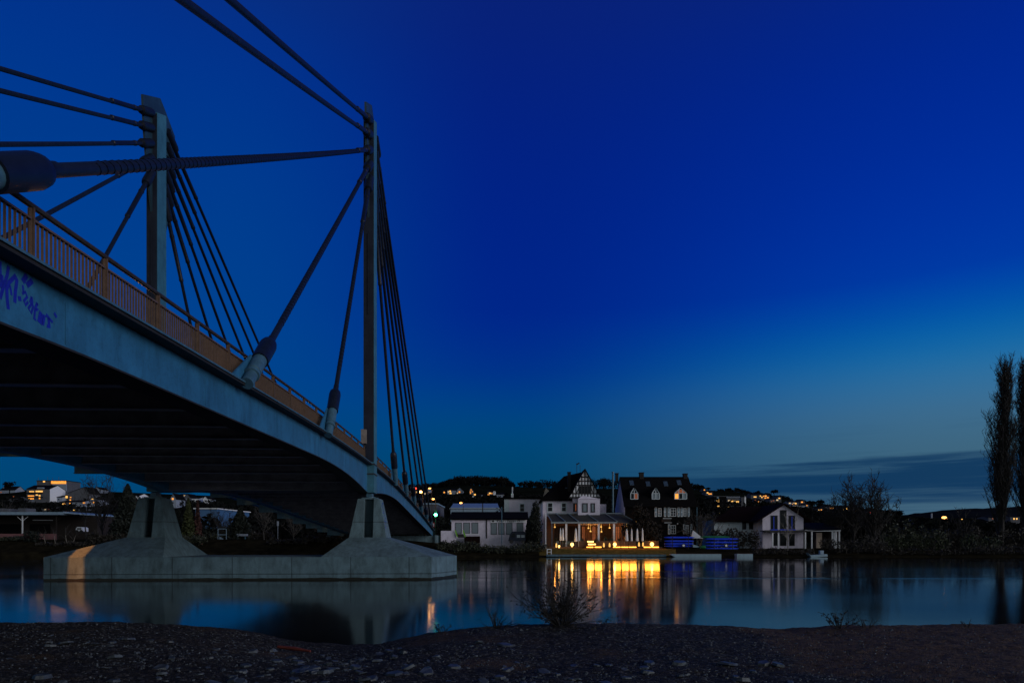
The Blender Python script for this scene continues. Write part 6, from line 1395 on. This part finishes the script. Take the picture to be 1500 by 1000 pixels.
# woods on the ridges
def wood(name, pts, seed, n, crown, kind='stuff', lo=0.0):
    r_ = random.Random(seed); m = MB()
    for _ in range(n):
        x = r_.uniform(pts[0][0], pts[-1][0]); Y = r_.uniform(590, 700) if lo == 0 else r_.uniform(*lo)
        yt = interp(pts, x) + r_.uniform(-1.2, 3.5)
        X = GX(x, Y); z0 = land(X, Y); z1 = ZY(yt, Y)
        if z1 - z0 < 2: continue
        h = z1 - z0; rr = min(crown, h*.5)*r_.uniform(.7, 1.2)
        m.tube([(X, Y, z0-1), (X + r_.uniform(-.5, .5), Y, z0 + h*.75)], [.35, .12], 4, caps=False)
        k = int(26 + 7*rr)
        for _k in range(k):
            d = Vector((r_.gauss(0, 1), r_.gauss(0, 1), r_.gauss(0, 1))).normalized()*r_.random()**.4
            m.leaf((X + d.x*rr, Y + d.y*rr, z0 + h*.58 + d.z*h*.42), r_.uniform(.5, 1.1), r_)
    return tag(m.build(name, M['wood_far'], None, at=(0, 0, 0)), kind=kind)
wood('ridge_wood', [(560,716),(600,709),(640,707),(655,703),(672,696),(690,697),(704,695.5),(720,698),(738,697),(748,704),(755,712),(760,714)], 1, 420, 5)
wood('ridge_wood', [(756,712),(762,704),(775,703),(785,706),(795,702),(820,704),(870,700),(890,698),(905,704),(1010,706),(1030,712)], 2, 240, 4)
wood('ridge_wood', [(1028,720),(1050,717),(1060,716),(1080,714),(1095,719),(1110,722),(1125,722),(1135,725),(1150,726),(1165,733),(1190,733),(1210,738),(1260,744),(1320,747)], 3, 420, 4)
wood('slope_wood', [(-60,724),(0,724),(30,724),(45,736),(95,732),(105,738),(135,728),(200,722),(240,732),(330,732),(420,740)], 4, 190, 3.5, lo=(260, 560))
wood('slope_wood', [(600,722),(640,724),(690,726),(740,727)], 5, 260, 4, lo=(300, 520))
wood('slope_wood', [(740,722),(800,724),(900,724),(1020,726),(1100,732),(1180,742),(1300,752)], 6, 420, 4, lo=(260, 520))
wood('river_wood', [(1190,756),(1250,752),(1320,756),(1400,760),(1480,764),(1600,764)], 7, 260, 4, lo=(200, 320))
wood('river_wood', [(-100,758),(0,748),(30,746),(80,750),(120,747),(150,744),(220,742),(320,752),(420,758),(520,760),(640,752)], 8, 260, 3.5, lo=(165, 260))
for lab, x, yt, w, Yq in (('round bare tree on the hilltop right of the slate house roof', 1024, 711.5, 5, 600), ('small upright tree on the hilltop beside the orange hilltop window', 1038, 714, 3, 600), ('pair of airy round trees on the ridge above the lit cluster', 1134, 717, 6, 600), ('small round tree between the ridge houses', 1110, 718.5, 2.6, 600), ('dark pine with flat crown on the ridge left of the big bare trees', 1202, 731, 6, 560), ('round bare tree on the slope at the far left', 14, 704, 8, 520)):
    X = GX(x, Yq); z0 = land(X, Yq); z1 = ZY(yt, Yq); r_ = random.Random(int(x)); t = thing('hilltop_tree', lab, 'tree', (X, Yq, z0))
    m = MB(); m.tube([(X, Yq, z0-2), (X, Yq, (z0+z1)/2+1)], [.5, .2], 5); m.build('trunk', M['wood_far'], t)
    m = MB(); h = z1-z0
    for k in range(5): m.cloud((X + r_.uniform(-.6, .6)*w*.6, Yq, z1 - h*.28 + r_.uniform(-.12, .12)*h), (w*.5, w*.4, h*.24), 70, .7, r_, .1)
    m.build('crown', M['wood_far'], t)

# ------------------------------------------------------------------ sky, light, camera
w = bpy.data.worlds.new('World'); scene.world = w; w.use_nodes = True; nt = w.node_tree
bg = nt.nodes['Background']
tc = N(nt, 'ShaderNodeTexCoord'); sp = N(nt, 'ShaderNodeSeparateXYZ'); nt.links.new(tc.outputs['Generated'], sp.inputs[0])
def ramp(stops, src):
    r = N(nt, 'ShaderNodeValToRGB'); e = r.color_ramp.elements
    while len(e) < len(stops): e.new(.5)
    for el, (p, c) in zip(e, stops): el.position = p; el.color = (*c, 1)
    r.color_ramp.interpolation = 'B_SPLINE'; nt.links.new(src, r.inputs[0]); return r.outputs[0]
def rgb(stops): return [(p, lin(c)) for p, c in stops]
Z = sp.outputs['Z']
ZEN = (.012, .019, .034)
centre = ramp(rgb([(0, (0, 62, 98)), (.08, (0, 66, 104)), (.14, (0, 71, 118)), (.19, (0, 66, 132)), (.24, (0, 50, 137)), (.32, (0, 36, 139)), (.6, (0, 31, 128))]) + [(1, ZEN)], Z)
right = ramp(rgb([(0, (72, 105, 125)), (.06, (62, 96, 120)), (.11, (62, 101, 124)), (.16, (62, 108, 142)), (.20, (44, 110, 158)), (.235, (14, 104, 166)), (.275, (0, 82, 167)), (.32, (0, 54, 166)), (.45, (0, 43, 151)), (.6, (0, 34, 134))]) + [(1, ZEN)], Z)
left = ramp(rgb([(0, (0, 66, 108)), (.10, (0, 70, 118)), (.2, (0, 69, 142)), (.3, (0, 66, 143)), (.47, (0, 57, 143)), (.6, (0, 46, 140))]) + [(1, ZEN)], Z)
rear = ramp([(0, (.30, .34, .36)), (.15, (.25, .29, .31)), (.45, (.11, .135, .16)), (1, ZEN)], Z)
# azimuth: sine of the bearing to the right of the view axis
xy = N(nt, 'ShaderNodeCombineXYZ'); nt.links.new(sp.outputs['X'], xy.inputs[0]); nt.links.new(sp.outputs['Y'], xy.inputs[1])
nm = N(nt, 'ShaderNodeVectorMath', operation='NORMALIZE'); nt.links.new(xy.outputs[0], nm.inputs[0])
s2 = N(nt, 'ShaderNodeSeparateXYZ'); nt.links.new(nm.outputs[0], s2.inputs[0])
def mapr(src, a, b, t0=0, t1=1):
    m = N(nt, 'ShaderNodeMapRange', interpolation_type='SMOOTHSTEP'); m.inputs['From Min'].default_value = a; m.inputs['From Max'].default_value = b
    m.inputs['To Min'].default_value = t0; m.inputs['To Max'].default_value = t1; nt.links.new(src, m.inputs['Value']); return m.outputs[0]
def mix(f, a, b):
    m = N(nt, 'ShaderNodeMix', data_type='RGBA'); nt.links.new(f, m.inputs[0]); nt.links.new(a, m.inputs[6]); nt.links.new(b, m.inputs[7]); return m.outputs[2]
c1 = mix(mapr(s2.outputs['X'], -.40, .0), left, centre)
c2 = mix(mapr(s2.outputs['X'], .0, .60), c1, right)
# cloud bank low on the right
cv = N(nt, 'ShaderNodeCombineXYZ')
mx_ = N(nt, 'ShaderNodeMath', operation='MULTIPLY'); mx_.inputs[1].default_value = 2.6; nt.links.new(s2.outputs['X'], mx_.inputs[0])
mz_ = N(nt, 'ShaderNodeMath', operation='MULTIPLY'); mz_.inputs[1].default_value = 62; nt.links.new(Z, mz_.inputs[0])
nt.links.new(mx_.outputs[0], cv.inputs[0]); nt.links.new(mz_.outputs[0], cv.inputs[1])
cn = N(nt, 'ShaderNodeTexNoise'); cn.inputs['Scale'].default_value = 1.0; cn.inputs['Detail'].default_value = 6; cn.inputs['Roughness'].default_value = .6; nt.links.new(cv.outputs[0], cn.inputs['Vector'])
def mul(a, b):
    m = N(nt, 'ShaderNodeMath', operation='MULTIPLY'); nt.links.new(a, m.inputs[0]); nt.links.new(b, m.inputs[1]); return m.outputs[0]
def add(a, k):
    m = N(nt, 'ShaderNodeMath', operation='ADD'); nt.links.new(a, m.inputs[0])
    if isinstance(k, float): m.inputs[1].default_value = k
    else: nt.links.new(k, m.inputs[1])
    return m.outputs[0]
nz = mapr(cn.outputs['Fac'], .3, .7, -.012, .012)
zz = add(Z, nz)
bank = mul(mul(mapr(zz, .108, .088), mapr(zz, .042, .074)), mapr(s2.outputs['X'], .10, .34, 0, .92))
cloudc = N(nt, 'ShaderNodeRGB'); cloudc.outputs[0].default_value = (*lin((10, 52, 90)), 1)
c3 = mix(bank, c2, cloudc.outputs[0])
wisp = mul(mul(mapr(cn.outputs['Fac'], .50, .68), mapr(Z, .17, .10)), mapr(s2.outputs['X'], .15, .5, 0, .26))
c4 = mix(wisp, c3, cloudc.outputs[0])
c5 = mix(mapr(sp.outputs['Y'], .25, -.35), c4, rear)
sky = N(nt, 'ShaderNodeTexSky', sky_type='NISHITA'); sky.sun_disc = False; sky.sun_elevation = radians(-4); sky.sun_rotation = radians(115); sky.ozone_density = 6
ns_ = N(nt, 'ShaderNodeMix', data_type='RGBA', blend_type='ADD'); ns_.inputs[0].default_value = .02
nt.links.new(c5, ns_.inputs[6]); nt.links.new(sky.outputs[0], ns_.inputs[7])
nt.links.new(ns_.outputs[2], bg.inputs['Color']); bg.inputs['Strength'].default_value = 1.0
sd = bpy.data.lights.new('afterglow', 'SUN'); sd.energy = 1.1; sd.angle = radians(35); sd.color = (1, .97, 1)
so = bpy.data.objects.new('afterglow', sd); col.objects.link(so); so.location = (60, -40, 40)
az, el = radians(119), radians(11)          # bearing right-behind the camera, low
so.rotation_euler = Vector((-sin(az)*cos(el), -cos(az)*cos(el), -sin(el))).to_track_quat('-Z', 'Y').to_euler()

cd = bpy.data.cameras.new('camera'); cam = bpy.data.objects.new('camera', cd); col.objects.link(cam)
cam.location = (0, 0, CAMZ); cam.rotation_euler = (radians(90), 0, 0)
cd.sensor_width = 36; cd.lens = 24; cd.shift_y = (HY - 500)/1500; cd.clip_start = .2; cd.clip_end = 20000
scene.camera = cam
scene.view_settings.view_transform = 'Standard'; scene.view_settings.look = 'None'; scene.view_settings.exposure = 0; scene.view_settings.gamma = 1
scene.cycles.max_bounces = 5; scene.cycles.diffuse_bounces = 2; scene.cycles.glossy_bounces = 3; scene.cycles.use_denoising = True
scene.cycles.sample_clamp_indirect = 4
